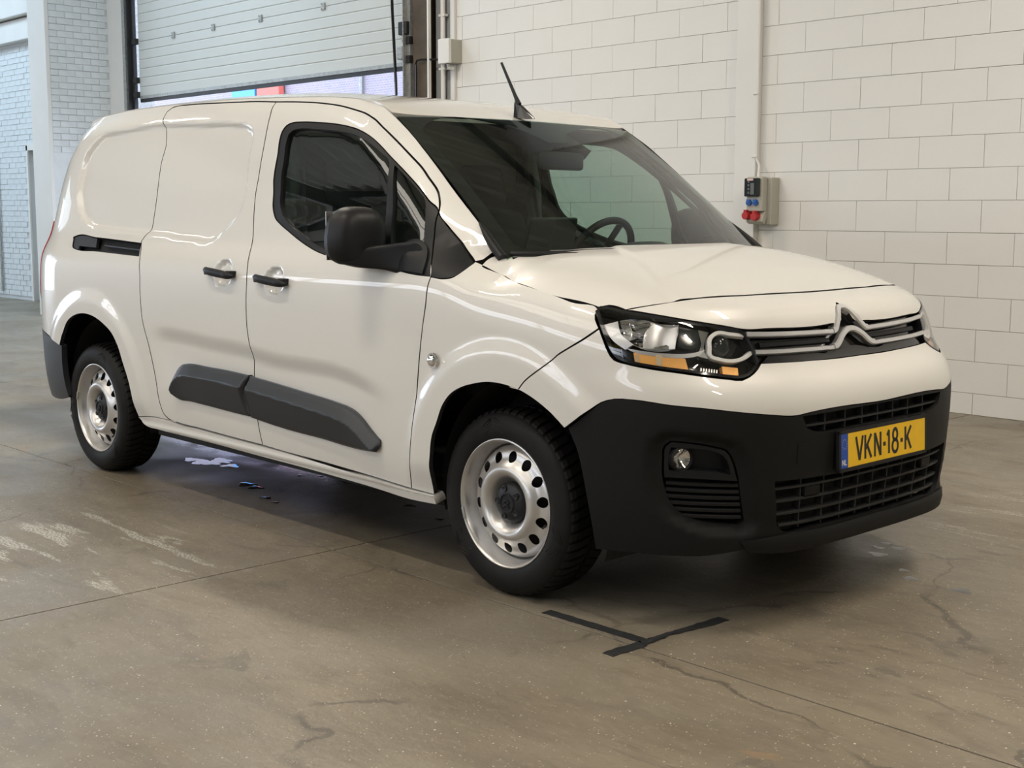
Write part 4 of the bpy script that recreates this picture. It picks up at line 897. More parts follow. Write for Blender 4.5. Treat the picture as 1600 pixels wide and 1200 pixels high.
for k in range(9):
    s_ = SC0+(k-4)*.0945; strip('grille_rib', [(s_, .31), (s_, .36), (s_, .41), (s_, .466)], .005, .03, -.016, M['grille_bar'], bumper)
strip('grille_bar', lerp((.895, .636), (2*SC0-.895, .636), 36), .007, .03, -.010, M['grille_bar'], bumper)
for k in range(7):
    s_ = SC0+(k-3)*.098; strip('grille_rib', [(s_, .613), (s_, .64), (s_, .670)], .005, .03, -.014, M['grille_bar'], bumper)
for s_ in (.935, 2*SC0-.935):
    patch('sensor_block', body0, [(s_-.03, .410), (s_+.03, .410), (s_+.03, .440), (s_-.03, .440)], M['plastic'], bumper, None, h=.03, off=-.008, thick=.03)
# lower lip
def lipf(s, z): return body0(s, z)
lip = sym([(.70, .297), (.80, .300), (1.0, .301), (1.15, .301)], [(.72, .252), (.80, .252), (1.0, .252), (1.15, .252)])
lp = [(.715, .290), (.79, .298), (1.0, .299)]+[tuple(p) for p in mir([(1.0, .299), (.79, .298), (.715, .290)])]+[tuple(p) for p in mir([(.735, .256), (.80, .250), (1.0, .250)])]+[(1.0, .250), (.80, .250), (.735, .256)]
patch('lip', body0, lp, M['plastic'], bumper, None, h=.02, boff=lambda u, v: .006+.014*sst(.305, .275, v)*sst(.70, .82, np.minimum(u, 2*SC0-u)), thick=.04)
patch('tow_cover', body0, [(.865, .52), (.925, .52), (.927, .585), (.866, .585)], M['plastic'], bumper, None, h=.03, off=.0018, thick=.004)
# fog lamp pockets
for s_m in (False, True):
    f_ = (lambda L: [tuple(p) for p in mir(np.array(L)[::-1])]) if s_m else (lambda L: [tuple(p) for p in L])
    bz = patch('fog_lamp_bezel', body0, f_(D['fog_bezel']), M['satin_black'], bumper, None, holes=[f_(D['fog_inner'])], h=.02, off=-.024, thick=.02, hthick=.045)
    patch('fog_recess', body0, f_(D['fog_bezel']), M['satin_black'], bz, None, h=.02, off=-.070, thick=0)
    cpt = (.575, .545) if not s_m else (2*SC0-.575, .545)
    B = body0(np.array([cpt[0]]), np.array([cpt[1]]))[0]; nn = normal(body0, np.array([cpt[0]]), np.array([cpt[1]]))[0]
    mb = MB(); mb.lathe([(.040, -.02), (.040, .022), (.036, .026), (.033, .022)], 28, 'x')
    fgl = mb.build('fog_lamp', M['satin_black'], bumper, None, 40); fgl.rotation_euler = (0, 0, math.atan2(-.25, .97)+0*nn[0] if not s_m else .25); q = B-nn*.052; fgl.location = q
    lensm = MB().lathe([(0, .034), (.012, .033), (.024, .029), (.033, .021)], 28, 'x').build('fog_lens', M['lens'], fgl, None, 60)
    MB().lathe([(0, .0), (.012, .004), (.022, .012), (.031, .02)], 28, 'x').build('fog_reflector', M['bright_chrome'], fgl, None, 60)
    sl_ = D['fog_slats']
    for t in np.linspace(.10, .92, 6):
        a = np.array((.548+.028*max(0, t-.5)*2, .483-.128*t)); b = np.array((.716+.012*t, .473-.128*t))
        L = lerp(a, b, 12); 
        if s_m: L = [(2*SC0-u, v) for u, v in L]
        strip('fog_slat', L, .012, .03, -.030, M['satin_black'], bumper)
# ---- radiator grille between the headlamps
gt = [tuple(p) for p in D['grille_top'] if p[0] < 1.18]+[(1.205, .930), (1.228, .940), (1.245, .975), (1.262, .989), (SC0, .9925)]
glw = [(SC0, .823)]+[tuple(p) for p in D['grille_low'] if p[0] < 1.2]
gfull = gt+[tuple(p) for p in mir(gt[::-1])[1:]]+[tuple(p) for p in mir(glw[::-1])[1:-1]]+glw[:-1]
gr = patch('radiator_grille', body0, gfull, M['gloss_black'], van, VL, h=.025, off=-.030, thick=.0, gap=-.004)
def bar(pts, w, name, parent, m, off):
    P = outline(pts, ang=60, step=.006, closed=False); P[-1, 0] = SC0
    Q = np.concatenate([P, mir(P[::-1])[1:]]); return strip(name, Q, w, .022, off, m, parent)
up = [(.722, .920), (.793, .916), (.934, .911), (1.092, .908), (1.142, .908), (1.160, .912), (1.176, .925), (1.208, .953), (1.238, .974), (1.257, .981), (SC0, .981)]
lw = [(.748, .864), (.789, .862), (.919, .859), (1.064, .857), (1.122, .857), (1.142, .861), (1.160, .870), (1.196, .892), (1.232, .906), (1.256, .911), (SC0, .911)]
bar(up, .016, 'chrome_bar', gr, M['chrome'], .004); bar(lw, .016, 'chrome_bar', gr, M['chrome'], .004)
def chev(P, name):
    P = outline(P, ang=60, step=.006, closed=False); P[-1, 0] = SC0; Q = np.concatenate([P, mir(P[::-1])[1:]]); return strip(name, Q, .022, .022, .007, M['chrome'], gr)
chev([(1.138, .909), (1.156, .911), (1.174, .924), (1.206, .951), (1.236, .972), (1.257, .979), (SC0, .979)], 'chevron_emblem')
chev([(1.120, .858), (1.140, .861), (1.158, .869), (1.194, .890), (1.231, .904), (1.256, .909), (SC0, .909)], 'chevron_emblem')
strip('grille_slat', lerp((.775, .889), (1.13, .884), 20), .018, .02, -.018, M['satin_black'], gr)
strip('grille_slat', [(2*SC0-u, v) for u, v in lerp((.775, .889), (1.13, .884), 20)], .018, .02, -.018, M['satin_black'], gr)
patch('grille_sill', body0, [(.775, .833), (1.0, .829), (SC0, .828), (2*SC0-1.0, .829), (2*SC0-.775, .833), (2*SC0-.79, .846), (2*SC0-1.1, .843), (SC0, .858), (1.1, .843), (.79, .846)], M['gloss_black'], gr, None, h=.03, off=-.012, thick=.02)
# ---- headlamps
hlp = [tuple(p) for p in D['headlamp']]
for s_m in (False, True):
    f_ = (lambda L: [tuple(p) for p in mir(np.array(L, float)[::-1])]) if s_m else (lambda L: [tuple(p) for p in L])
    hd = patch('headlamp', body0, f_(hlp), M['gloss_black'], van, VL, h=.02, off=-.055, thick=0, gap=.002)
    rim = inset(outline(hlp), .011); 
    patch('lamp_rim', body0, f_(outline(hlp)), M['gloss_black'], hd, None, holes=[f_(rim)], h=.03, off=.0, thick=.05, hthick=.012, gap=.0015, raw=True)
    patch('lamp_lens', body0, f_(inset(outline(hlp), .003)), M['lens'], hd, None, h=.02, off=.0025, thick=0, raw=True)
    bw = [tuple(p) for p in D['bowl']]
    patch('reflector', body0, f_(bw), M['bright_chrome'], hd, None, h=.012, boff=lambda u, v: -.016-.03*(1-np.clip(np.hypot((np.where(u > SC0, 2*SC0-u, u)-.50)/.06, (v-.932)/.045), 0, 1)**2), thick=.01)
    patch('lamp_fin', body0, f_([(.395, .955), (.423, .968), (.440, .925), (.468, .897), (.452, .88), (.425, .905)]), M['chrome'], hd, None, h=.02, off=-.012, thick=.02)
    patch('lamp_shade', body0, f_([(.500, .968), (.556, .957), (.556, .884), (.492, .886), (.487, .925)]), M['chrome'], hd, None, h=.008, boff=lambda u, v: -.008-.014*np.sin(np.clip((np.where(u > SC0, 2*SC0-u, u)-.487)/.07, 0, 1)*math.pi), thick=.01)
    for q_ in range(6):
        zq = .962-.0052*q_; patch('reflector_fin', body0, f_([(.448+.004*q_, zq), (.496, zq-.001), (.492, zq-.0040), (.452+.004*q_, zq-.0036)]), M['bright_chrome'], hd, None, h=.012, off=-.009-.001*q_, thick=.004)
    patch('projector', body0, f_(D['lampcyl']), M['smoke'], hd, None, h=.012, off=-.014, thick=.03)
    patch('lower_trim', body0, f_([(.452, .885), (.483, .878), (.536, .870), (.60, .872), (.622, .880), (.612, .865), (.585, .857), (.53, .860), (.47, .873)]), M['chrome'], hd, None, h=.02, off=-.009, thick=.01)
    strip('light_guide', (lambda L: [(2*SC0-u, v) for u, v in L] if s_m else L)([tuple(p) for p in outline([(.722, .917), (.68, .924), (.645, .928), (.634, .918), (.632, .885), (.637, .858), (.655, .850), (.70, .844), (.722, .851), (.743, .866)], ang=120, step=.006, closed=False)]), .0135, .02, -.004, M['light_guide'], hd)
    patch('beam_unit', body0, f_([(.645, .918), (.70, .912), (.715, .895), (.70, .862), (.66, .858), (.645, .87)]), M['satin_black'], hd, None, h=.012, off=-.035, thick=.01)
    B = body0(np.array([.668 if not s_m else 2*SC0-.668]), np.array([.888]))[0]; nn = normal(body0, np.array([.668 if not s_m else 2*SC0-.668]), np.array([.888]))[0]
    ln = MB().lathe([(0, .018), (.014, .016), (.026, .010), (.034, 0), (.036, -.01)], 28, 'x').build('beam_lens', M['smoke'], hd, None, 60); ln.location = Vector(B)-Vector(nn)*.026; ln.rotation_euler = (0, 0, -.25 if not s_m else .25)
    patch('lamp_pillar', body0, f_([(.602, .940), (.628, .932), (.620, .905), (.622, .87), (.632, .852), (.604, .862), (.612, .89)]), M['bright_chrome'], hd, None, h=.012, off=-.010, thick=.02)
    patch('turn_signal', body0, f_(D['amber']), M['amber'], hd, None, h=.012, off=-.010, thick=.02)
    for (a0_, a1_) in ((.474, .482), (.517, .530)): patch('signal_glint', body0, f_([(a0_, .866), (a1_, .866), (a1_+.002, .834), (a0_+.002, .836)]), M['glint'], hd, None, h=.012, off=-.0085, thick=.004)  # painted glints: two bright patches over the amber
    for q_ in range(7): patch('side_marker_rib', body0, f_([(.615+.006*q_, .828-.0009*q_), (.618+.006*q_, .8275-.0009*q_), (.618+.006*q_, .813-.0012*q_), (.615+.006*q_, .8135-.0012*q_)]), M['chrome'], hd, None, h=.012, off=-.010, thick=.006)
    patch('turn_signal', body0, f_(D['amber2']), M['amber'], hd, None, h=.012, off=-.010, thick=.02)
# ---- fixed triangle, window frame, glass
def sidepart(name, out, m, parents, holes=(), **kw):
    a, b = patch(name, body0, out, m, van, None, holes=holes, mirror=True, **kw)
    for o, p in ((a, parents[0]), (b, parents[1])): o.parent = p; o.location = (0, 0, 0) if p is not van else VL
    return a, b
sidepart('quarter_light_panel', D['tri_panel'], M['satin_black'], (van, van), h=.03, off=-.001, thick=.014, gap=.002)
sidepart('window_frame', D['window_frame'], M['satin_black'], fd_objs, holes=glassring, h=.03, off=-.003, thick=.010, hthick=.016, gap=.001)
g1 = sidepart('window_glass', D['glass_main'], M['sideglass'], fd_objs, h=.04, off=-.016, thick=0, gap=-.004)
g2 = sidepart('quarter_glass', D['glass_quarter'], M['sideglass'], fd_objs, h=.04, off=-.014, thick=0, gap=-.004)
# ---- side cladding strips with bevelled upper face
def clad(name, out, parents):
    O = outline(out)
    us = np.linspace(O[:, 0].min()+.002, O[:, 0].max()-.002, 120); zt = []; zb_ = []
    for u in us:
        zz_ = []
        for a, b in zip(O, np.roll(O, -1, 0)):
            if (a[0]-u)*(b[0]-u) <= 0 and a[0] != b[0]: zz_.append(a[1]+(b[1]-a[1])*(u-a[0])/(b[0]-a[0]))
        zt.append(max(zz_)); zb_.append(min(zz_))
    def off(u, v):
        t = np.interp(u, us, zt)-v; d, _ = seg_dist(u, v, O, True)
        return .001+(.034*np.clip(t/.052, 0, 1)-.026*np.clip((t-.052)/.12, 0, 1))*np.clip(d/.014, 0, 1)**.6
    return sidepart(name, out, M['clad'], parents, h=.009, boff=off, thick=.022, gap=.0015)
def topline(O):
    i = np.argsort(O[:, 0]); return O[i, 0], O[i, 1]
clad('side_moulding', D['clad_front'], fd_objs); clad('side_moulding', D['clad_rear'], sd_objs)
# ---- sill, with a step line
def sill_off(u, v):
    return .004*np.sin(np.clip((v-.262)/.05, 0, 1)*math.pi)
patch('sill', body1, D['sill'], P_, van, VL, h=.010, thick=.05, gap=.0015, mirror=True, boff=lambda u, v: .003+.006*sst(.320, .305, v)-.005*sst(.292, .284, v))
# ---- slide rail slot
sidepart('slide_rail', D['slot'], M['gap'], (van, van), h=.05, off=-.035, thick=0, gap=-.004)
mb_ = []
for sg_ in (1, -1):
    q = body0(np.linspace(-2.86, -2.435, 12), np.linspace(1.128, 1.112, 12))*[1, sg_, 1]; q[:, 1] -= -.020*sg_*1
    q[:, 1] = q[:, 1]
    MB().tube([tuple(p) for p in q], .007, 6).build('rail', M['satin_black'], van, VL)
sidepart('rail_cover', D['slotcap'], M['clad'], (van, van), h=.03, off=-.004, thick=.015, gap=.002)
# ---- roof, windscreen
ry = lambda x: float(_RY(x))
rside = [(-.855, -.657), (-1.066, -.657), (-1.5, -.657), (-2.0, -.657), (-2.6, -.655), (-3.0, -.65), (-3.25, -.642), (-3.42, -.63), (-3.55, -.58), (-3.60, -.45), (-3.63, -.2), (-3.64, 0)]
rfront = [(-.802, 0), (-.806, -.25), (-.818, -.45), (-.838, -.60)]
rh = rfront+rside; rfull = rh+[(x, -y) for x, y in rh[::-1][1:-1]]
patch('roof', roof, rfull, P_, van, VL, h=.04, gap=-.001, thick=.02)
fill = patch('windscreen_surround', screen, [(-.992, -.05), (.992, -.05), (.992, 1.0), (-.992, 1.0)], M['gloss_black'], van, VL, holes=[[(-.915, .10), (-.88, .075), (0, .070), (.88, .075), (.915, .10), (.90, .90), (.87, .925), (.30, .935), (.20, .90), (.12, .82), (-.06, .82), (-.14, .90), (-.22, .935), (-.87, .925), (-.90, .90)]], h=.06, off=-.004, thick=.004, step=.05)
patch('windscreen', screen, [(-.995, -.05), (.995, -.05), (.995, 1.0), (-.995, 1.0)], M['screen'], van, VL, h=.06, off=-.001, thick=0, step=.05)
# cowl and wiper trims at the screen base
for sg_ in (1, -1):
    c_ = [(-.30, -.712*1, 1.252), (-.25, -.722, 1.208), (-.20, -.733, 1.168), (-.15, -.74, 1.13)]
    MB().tube([(x, y*sg_, z+.006) for x, y, z in c_], .014, 8, rads=[.004, .014, .018, .018]).build('corner_trim', M['satin_black'], van, VL, 60)
MB().tube([(.055, -.30, 1.146), (.01, -.55, 1.148), (-.07, -.66, 1.15), (-.15, -.70, 1.150)], .009, 8).build('wiper_arm', M['satin_black'], van, VL, 60)
MB().tube([(-.04, -.62, 1.158), (.035, -.30, 1.163), (.060, 0, 1.166), (.04, .25, 1.166)], .006, 6).build('wiper_blade', M['seal'], van, VL, 60)
patch('cowl', screen, [(-.99, -.10), (.99, -.10), (.97, .02), (0, .01), (-.97, .02)], M['plastic'], van, VL, h=.08, off=.004, thick=.004, step=.05)
# ---- antenna
an = MB(); Vv = []
for (x, w_, z0, z1) in ((-.755, .004, 1.672, 1.676), (-.79, .017, 1.672, 1.70), (-.83, .022, 1.678, 1.728), (-.862, .016, 1.684, 1.748), (-.872, .006, 1.69, 1.74)): Vv.append([(x, -w_, z0), (x, -w_*.45, z1), (x, w_*.45, z1), (x, w_, z0)])
V = [p for q in Vv for p in q]; F = []
for i in range(4):
    for k in range(4): F.append((4*i+k, 4*i+(k+1) % 4, 4*i+4+(k+1) % 4, 4*i+4+k))
F += [(3, 2, 1, 0), (16, 17, 18, 19)]
base = meshobj('antenna_base', V, F, M['gloss_black'], van, VL)
MB().tube([(-.845, 0, 1.735), (-.870, 0, 1.775), (-.952, 0, 1.912)], .006, 8, rads=[.011, .0075, .0055]).build('antenna_rod', M['satin_black'], base, None, 60)
# ---- side repeater, door handles
for sg_ in (-1, 1):
    p = body0(np.array([-.295]), np.array([.785]))[0]; y = (p[1]-.006)*-sg_
    rp = MB().lathe([(0, 0.017), (.010, .016), (.017, .011), (.021, .004), (.026, .004), (.028, 0)], 28, 'y').build('side_repeater', M['bright_chrome'], van, (-.295-RX, (-abs(p[1])-.001)*(-sg_)*-1 if False else sg_*(abs(p[1])+.012), .785), 60)
    rp.rotation_euler = (math.pi if sg_ < 0 else 0, 0, 0)
for hx, hz, par in ((-1.694, 1.038, sd_objs), (-1.304, 1.021, fd_objs)):
    for k, sg_ in ((0, 1), (1, -1)):
        xs = np.linspace(hx-.118, hx+.118, 17); P = body0(xs, hz-.012+0*xs)*[1, sg_, 1]; V = []; F = []
        for i, x in enumerate(xs):
            t = (x-hx)/.118; w_ = .0175*(1-.18*t**2)*(1 if abs(t) < .85 else .82 if abs(t) < .97 else .45); bow = .030-.018*t**4+(.004 if t > .55 else 0); dz = -.010*(t)*1.0
            c_ = P[i]-np.array([0, sg_*bow, 0])+np.array([0, 0, dz+.012])
            for a in range(10):
                A_ = 2*math.pi*a/10; V.append((c_[0], c_[1]+math.cos(A_)*.010, c_[2]+math.sin(A_)*w_))
        for i in range(16):
            for a in range(10): F.append((10*i+a, 10*i+(a+1) % 10, 10*i+10+(a+1) % 10, 10*i+10+a))
        F += [tuple(range(10))[::-1], tuple(160+a for a in range(10))]
        h_ = meshobj('door_handle', V, F, M['satin_black'], par[k], None); h_.data.polygons.foreach_set('use_smooth', [True]*len(h_.data.polygons)); h_.data.set_sharp_from_angle(angle=.8)
        for t in (-.085, .085):
            q = body0(np.array([hx+t]), np.array([hz]))[0]; MB().box((q[0], (q[1]-.008)*sg_, q[2]), (.045, .04, .022), None, .005).build('handle_mount', M['satin_black'], par[k])
# ---- mirrors
def sphere_box(cx, rx, e, nu=36, nv=20):
    V = []; F = []
    f = lambda w, m_: math.copysign(abs(w)**m_, w)
    for j in range(nv+1):
        ph = -math.pi/2+math.pi*j/nv
        for i in range(nu):
            th = 2*math.pi*i/nu; V.append((cx[0]+rx[0]*f(math.cos(ph), e[1])*f(math.cos(th), e[0]), cx[1]+rx[1]*f(math.cos(ph), e[1])*f(math.sin(th), e[0]), cx[2]+rx[2]*f(math.sin(ph), e[1])))
    for j in range(nv):
        for i in range(nu): F.append((j*nu+i, j*nu+(i+1) % nu, (j+1)*nu+(i+1) % nu, (j+1)*nu+i))
    return V, F
for k, sg_ in ((0, 1), (1, -1)):
    # shell: domed front, open flat back, slightly wider at the bottom
    V = []; F = []; nu, nv = 40, 14
    mc = np.array([-.700, -.962, 1.207])
    for j in range(nv+1):
        a = j/nv*math.pi/2; rr = math.sin(a)**.62; dx = math.cos(a)**.85*.088
        for i in range(nu):
            th = 2*math.pi*i/nu; cy = math.copysign(abs(math.cos(th))**.62, math.cos(th)); cz = math.copysign(abs(math.sin(th))**.62, math.sin(th))
            z = .105*cz*rr; y = (.118-.016*(z/.105 if z > 0 else 0))*cy*rr
            V.append((mc[0]+dx+.012*(-cy)*0, (mc[1]+y-.012*(z/.1)*-.3)*sg_, mc[2]+z))
    for j in range(nv):
        for i in range(nu): F.append((j*nu+i, j*nu+(i+1) % nu, (j+1)*nu+(i+1) % nu, (j+1)*nu+i)[::sg_])
    kk = len(V)
    for q in (.0, -.03):
        for i in range(nu):
            v = V[nv*nu+i]; V.append((v[0]+q-.0, mc[1]*sg_+(v[1]-mc[1]*sg_)*(1 if q == 0 else .93), mc[2]+(v[2]-mc[2])*(1 if q == 0 else .93)))
    for i in range(nu):
        F.append((kk+i, kk+(i+1) % nu, kk+nu+(i+1) % nu, kk+nu+i)[::sg_])
    F.append(tuple(kk+nu+i for i in range(nu))[::sg_])
    mr = meshobj('door_mirror', V, F, M['satin_black'], fd_objs[k], None); mr.data.polygons.foreach_set('use_smooth', [True]*len(mr.data.polygons)); mr.data.set_sharp_from_angle(angle=.9)
    gl = MB().box((mc[0]-.032, mc[1]*sg_, mc[2]), (.004, .20, .175), None, .0015).build('mirror_glass', M['bright_chrome'], fd_objs[k])
    # arm and foot
    arm = MB(); secs = [((-.662, -1.04, 1.128), .022, .020), ((-.640, -.985, 1.130), .040, .036), ((-.60, -.94, 1.132), .046, .042), ((-.555, -.912, 1.132), .050, .047), ((-.51, -.895, 1.130), .054, .055), ((-.475, -.880, 1.125), .050, .062)]
    V = []; F = []; ns = 16
    for (c_, rx_, rz_) in secs:
        for i in range(ns):
            th = 2*math.pi*i/ns; sq = lambda w: math.copysign(abs(w)**.6, w); V.append((c_[0]+rx_*sq(math.cos(th))*.9, (c_[1]+.018*math.cos(th))*sg_, c_[2]+rz_*sq(math.sin(th))))
    for j in range(len(secs)-1):
        for i in range(ns): F.append((j*ns+i, j*ns+(i+1) % ns, (j+1)*ns+(i+1) % ns, (j+1)*ns+i))
    F += [tuple(range(ns))[::-1], tuple((len(secs)-1)*ns+i for i in range(ns))]
    am = meshobj('mirror_arm', V, F, M['satin_black'], fd_objs[k]); am.data.polygons.foreach_set('use_smooth', [True]*len(am.data.polygons)); am.data.set_sharp_from_angle(angle=1.0)
    ft_ = patch('mirror_foot', body0, [(-.60, 1.092), (-.385, 1.078), (-.395, 1.12), (-.42, 1.165), (-.47, 1.195), (-.53, 1.19), (-.59, 1.15)], M['satin_black'], fd_objs[k], None, h=.02, boff=lambda u, v: .005+.02*sst(.6, 1.0, 1-np.hypot((u+.49)/.14, (v-1.13)/.09)*.6), thick=.02, mirror=True)
    rm = ft_[1] if k == 0 else ft_[0]; bpy.data.objects.remove(rm)
# ---- rear bumper, tail lamps
rbz = [tuple(p) for p in D['rear_bumper_top']]
rbo = [(-4.174, .70), (-3.80, .69), (-3.62, .685)]+rbz+[tuple(p) for p in D['arch_rb'][1:]]+[(-3.28, .33), (-3.5, .33), (-3.8, .335), (-4.174, .335)]
patch('rear_bumper', body0, rbo, M['clad'], van, VL, h=.025, off=.003, thick=.03, gap=.001, mirror=True)
patch('tail_lamp', body0, [(-3.50, 1.24), (-3.485, 1.0), (-3.49, .86), (-3.52, .80), (-3.66, .80), (-3.68, 1.24)], M['red'], van, VL, h=.03, off=.006, thick=.02, mirror=True)
# ---- wheels
def rimprof(r): return np.interp(r, [.0, .052, .058, .066, .078, .092, .106, .120, .132, .142, .160, .176, .186, .193], [-.030, -.030, -.030, -.026, -.008, .010, .017, .014, .004, -.006, -.014, -.022, -.032, -.045])
_rp = spl([.0, .060, .070, .078, .088, .100, .112, .123, .134, .146, .160, .174, .184, .193], [-.034, -.034, -.032, -.022, -.004, .010, .015, .012, .003, -.008, -.014, -.019, -.028, -.044])
def rimF(u, v):
    r = np.hypot(u, v); return np.stack([u, -_rp(r), v], -1)
tyre_mesh = []
def make_wheel(name, loc, face_out):
    w = empty(name, loc, van); w.location = (loc[0]-RX, loc[1], loc[2])
    # tyre: carcass with shoulder, sidewall and bead; local y = 0 at the outer flange plane, inward is +y
    prof = [(.212, .004), (.218, -.002), (.232, -.010), (.255, -.014), (.280, -.012), (.298, -.005), (.306, .004), (.311, .014), (.3125, .030), (.313, .060), (.313, .095), (.313, .130), (.3125, .160), (.311, .176), (.306, .186), (.298, .195), (.28, .202), (.255, .204), (.232, .2), (.212, .186)]
    mb = MB(); mb.lathe([(r, y) for r, y in prof], 96, 'y'); ty = mb.build('tyre', M['rubber'], w, None, 50)
    # tread: siped blocks curving from the centre to each shoulder
    tr = MB(); nb = 56
    for k in range(nb):
        a0 = 2*math.pi*k/nb
        for side in (0, 1):
            V = []; F = []; lat = [(-.001, .300), (.010, .3125), (.024, .3190), (.048, .3215), (.070, .3225), (.086, .3225)]
            for i, (y, r) in enumerate(lat):
                sw = .085*(i/5)**1.4*(1 if side == 0 else 1)+(0 if side == 0 else .5*2*math.pi/nb); yy = y if side == 0 else .190-y
                wd = 2*math.pi/nb*.345
                for (da, rr) in ((-wd, r-.010), (-wd, r), (wd, r), (wd, r-.010)):
                    A_ = a0+sw+da; V.append((rr*math.cos(A_), yy, rr*math.sin(A_)))
            for i in range(5):
                for q in range(3):
                    f = (4*i+q, 4*i+q+1, 4*i+5+q, 4*i+4+q); F.append(f if side else f[::-1])
            F += [(0, 1, 2, 3) if side == 0 else (3, 2, 1, 0), (20, 21, 22, 23)[::-1] if side == 0 else (20, 21, 22, 23)]
            tr.add(V, F)
    t_ = tr.build('tread', M['rubber'], ty); t_['kind'] = 'stuff'
    # sidewall ribs: raised chevron blocks
    for a_c in (1.75, 1.75+math.pi*2/3*1.0, 1.75+math.pi*4/3):
        sd = MB()
        for q in range(4):
            for s2 in (-1, 1):
                pts = []
                for t in np.linspace(0, 1, 6):
                    A_ = a_c+s2*(.03+.16*t); R_ = .240+.010*q+.022*(1-t)
                    pts.append((R_*math.cos(A_), -.0122, R_*math.sin(A_)))
                sd.tube(pts, .0018, 4)
        sd.build('sidewall_ribs', M['rubber'], ty)['kind'] = 'stuff'
    # rim
    rm = MB(); rm.lathe([(.2195, .006), (.2215, -.002), (.2205, -.0065), (.2175, -.0075), (.2130, -.004), (.2095, .006), (.2070, .018), (.2055, .034), (.2010, .042), (.1990, .060), (.1935, .070), (.1930, .110), (.200, .16), (.215, .18)], 96, 'y')
    rmo = rm.build('rim', M['steel_rim'], w, None, 55)
    nh = 14; hol = []
    for k in range(nh):
        A_ = 2*math.pi*(k+.35)/nh; hol.append([(.158*math.cos(A_)+.019*math.cos(t)*math.cos(A_)-.0185*math.sin(t)*math.sin(A_), .158*math.sin(A_)+.019*math.cos(t)*math.sin(A_)+.0185*math.sin(t)*math.cos(A_)) for t in np.linspace(0, 2*math.pi, 20, endpoint=False)])
    circ = [(.1935*math.cos(t), .1935*math.sin(t)) for t in np.linspace(0, 2*math.pi, 96, endpoint=False)]
    dsc = patch('wheel_disc', rimF, circ, M['steel_rim'], w, None, holes=hol, h=.007, raw=True, thick=0, hthick=.006, off=0)
    dsc.location = (0, .012, 0)
    MB().lathe([(0, .085), (.19, .085)], 48, 'y').build('brake_cover', M['under'], w)
    # hub cap with five nut domes and a two chevron mark
    hc_ = MB().lathe([(0, -.012), (.027, -.012), (.029, -.016), (.033, -.016), (.035, -.010), (.056, -.006), (.067, .002), (.071, .012), (.071, .03)], 48, 'y').build('hub_cap', M['cap'], w, (0, .020, 0), 35)
    nt_ = MB()
    for k in range(5):
        A_ = 2*math.pi*k/5+.6; nt_.lathe([(0, -.0095), (.006, -.0095), (.0085, -.011), (.0105, -.0105), (.012, 0)], 16, 'y', (.050*math.cos(A_), -.001, .050*math.sin(A_)))
    nt_.build('nut_domes', M['cap'], hc_, None, 40)['kind'] = 'stuff'
    cv = MB()
    for dz in (-.009, .006):
        for s2 in (-1, 1):
            cv.box((s2*.0062, -.0145, dz), (.0165, .005, .0055), Matrix.Rotation(s2*.72, 3, 'Y'), .0008)
    cv.build('cap_emblem', M['cap'], hc_)
    MB().box((.2115*math.cos(3.45), -.008, .2115*math.sin(3.45)), (.010, .008, .040), Matrix.Rotation(-3.45+math.pi, 3, 'Y'), .002).build('balance_weight', M['galv'], w)
    MB().tube([(.172*math.cos(-.30), .03, .172*math.sin(-.30)), (.185*math.cos(-.30), .004, .185*math.sin(-.30))], .004, 8).build('valve', M['seal'], w)
    return w
def tree_copy(o, par):
    c_ = o.copy(); COL.objects.link(c_); c_.parent = par
    for ch in o.children: tree_copy(ch, c_)
    return c_
w1 = make_wheel('wheel', (0, -.867, .3195), -1)
w2 = tree_copy(w1, van); w2.location = (-2.975-RX, -.872, .3195); w2.rotation_euler = (0, .5, 0)
w3 = tree_copy(w1, van); w3.location = (0-RX, .867, .3195); w3.rotation_euler = (0, .8, math.pi)
w4 = tree_copy(w1, van); w4.location = (-2.975-RX, .872, .3195); w4.rotation_euler = (0, .3, math.pi)
# ---- wheel housings, underbody, inner liners
for (cx, cz, R, a0, a1) in ((.045, .335, .405, -.35, math.pi+.25), (-2.93, .345, .425, -.25, math.pi+.25)):
    for sg_ in (-1, 1):
        prof = [(R, -.885*1), (R, -.60), (.10, -.58)]
        mb = MB(); mb.lathe([(R, sg_*.835), (R, sg_*.60), (.0, sg_*.58)], 40, 'y', (cx, 0, cz), a0, a1); mb.build('wheel_housing', M['under'], van, VL)
for sg_ in (-1, 1):
    for (cx, cz, R) in ((.045, .335, .405), (-2.93, .345, .425)):
        pass
MB().b2(-2.50, -.36, -.80, .80, .235, .34).b2(-3.70, -3.35, -.75, .75, .30, .5).b2(-3.4, -2.5, -.57, .57, .30, .6).b2(-.4, .5, -.57, .57, .25, .7).b2(.45, .72, -.52, .52, .24, .62).build('underbody', M['under'], van, VL)
MB().tube([(-2.42, -.42, .27), (-2.2, -.42, .24), (-1.0, -.40, .24), (-.5, -.3, .25)], .03, 10).build('exhaust_pipe', M['under'], van, VL, 60)
MB().tube([(-2.975, -.70, .31), (-2.975, .70, .31)], .045, 10).tube([(0, -.70, .30), (0, .70, .30)], .035, 10).build('axle', M['under'], van, VL, 60)
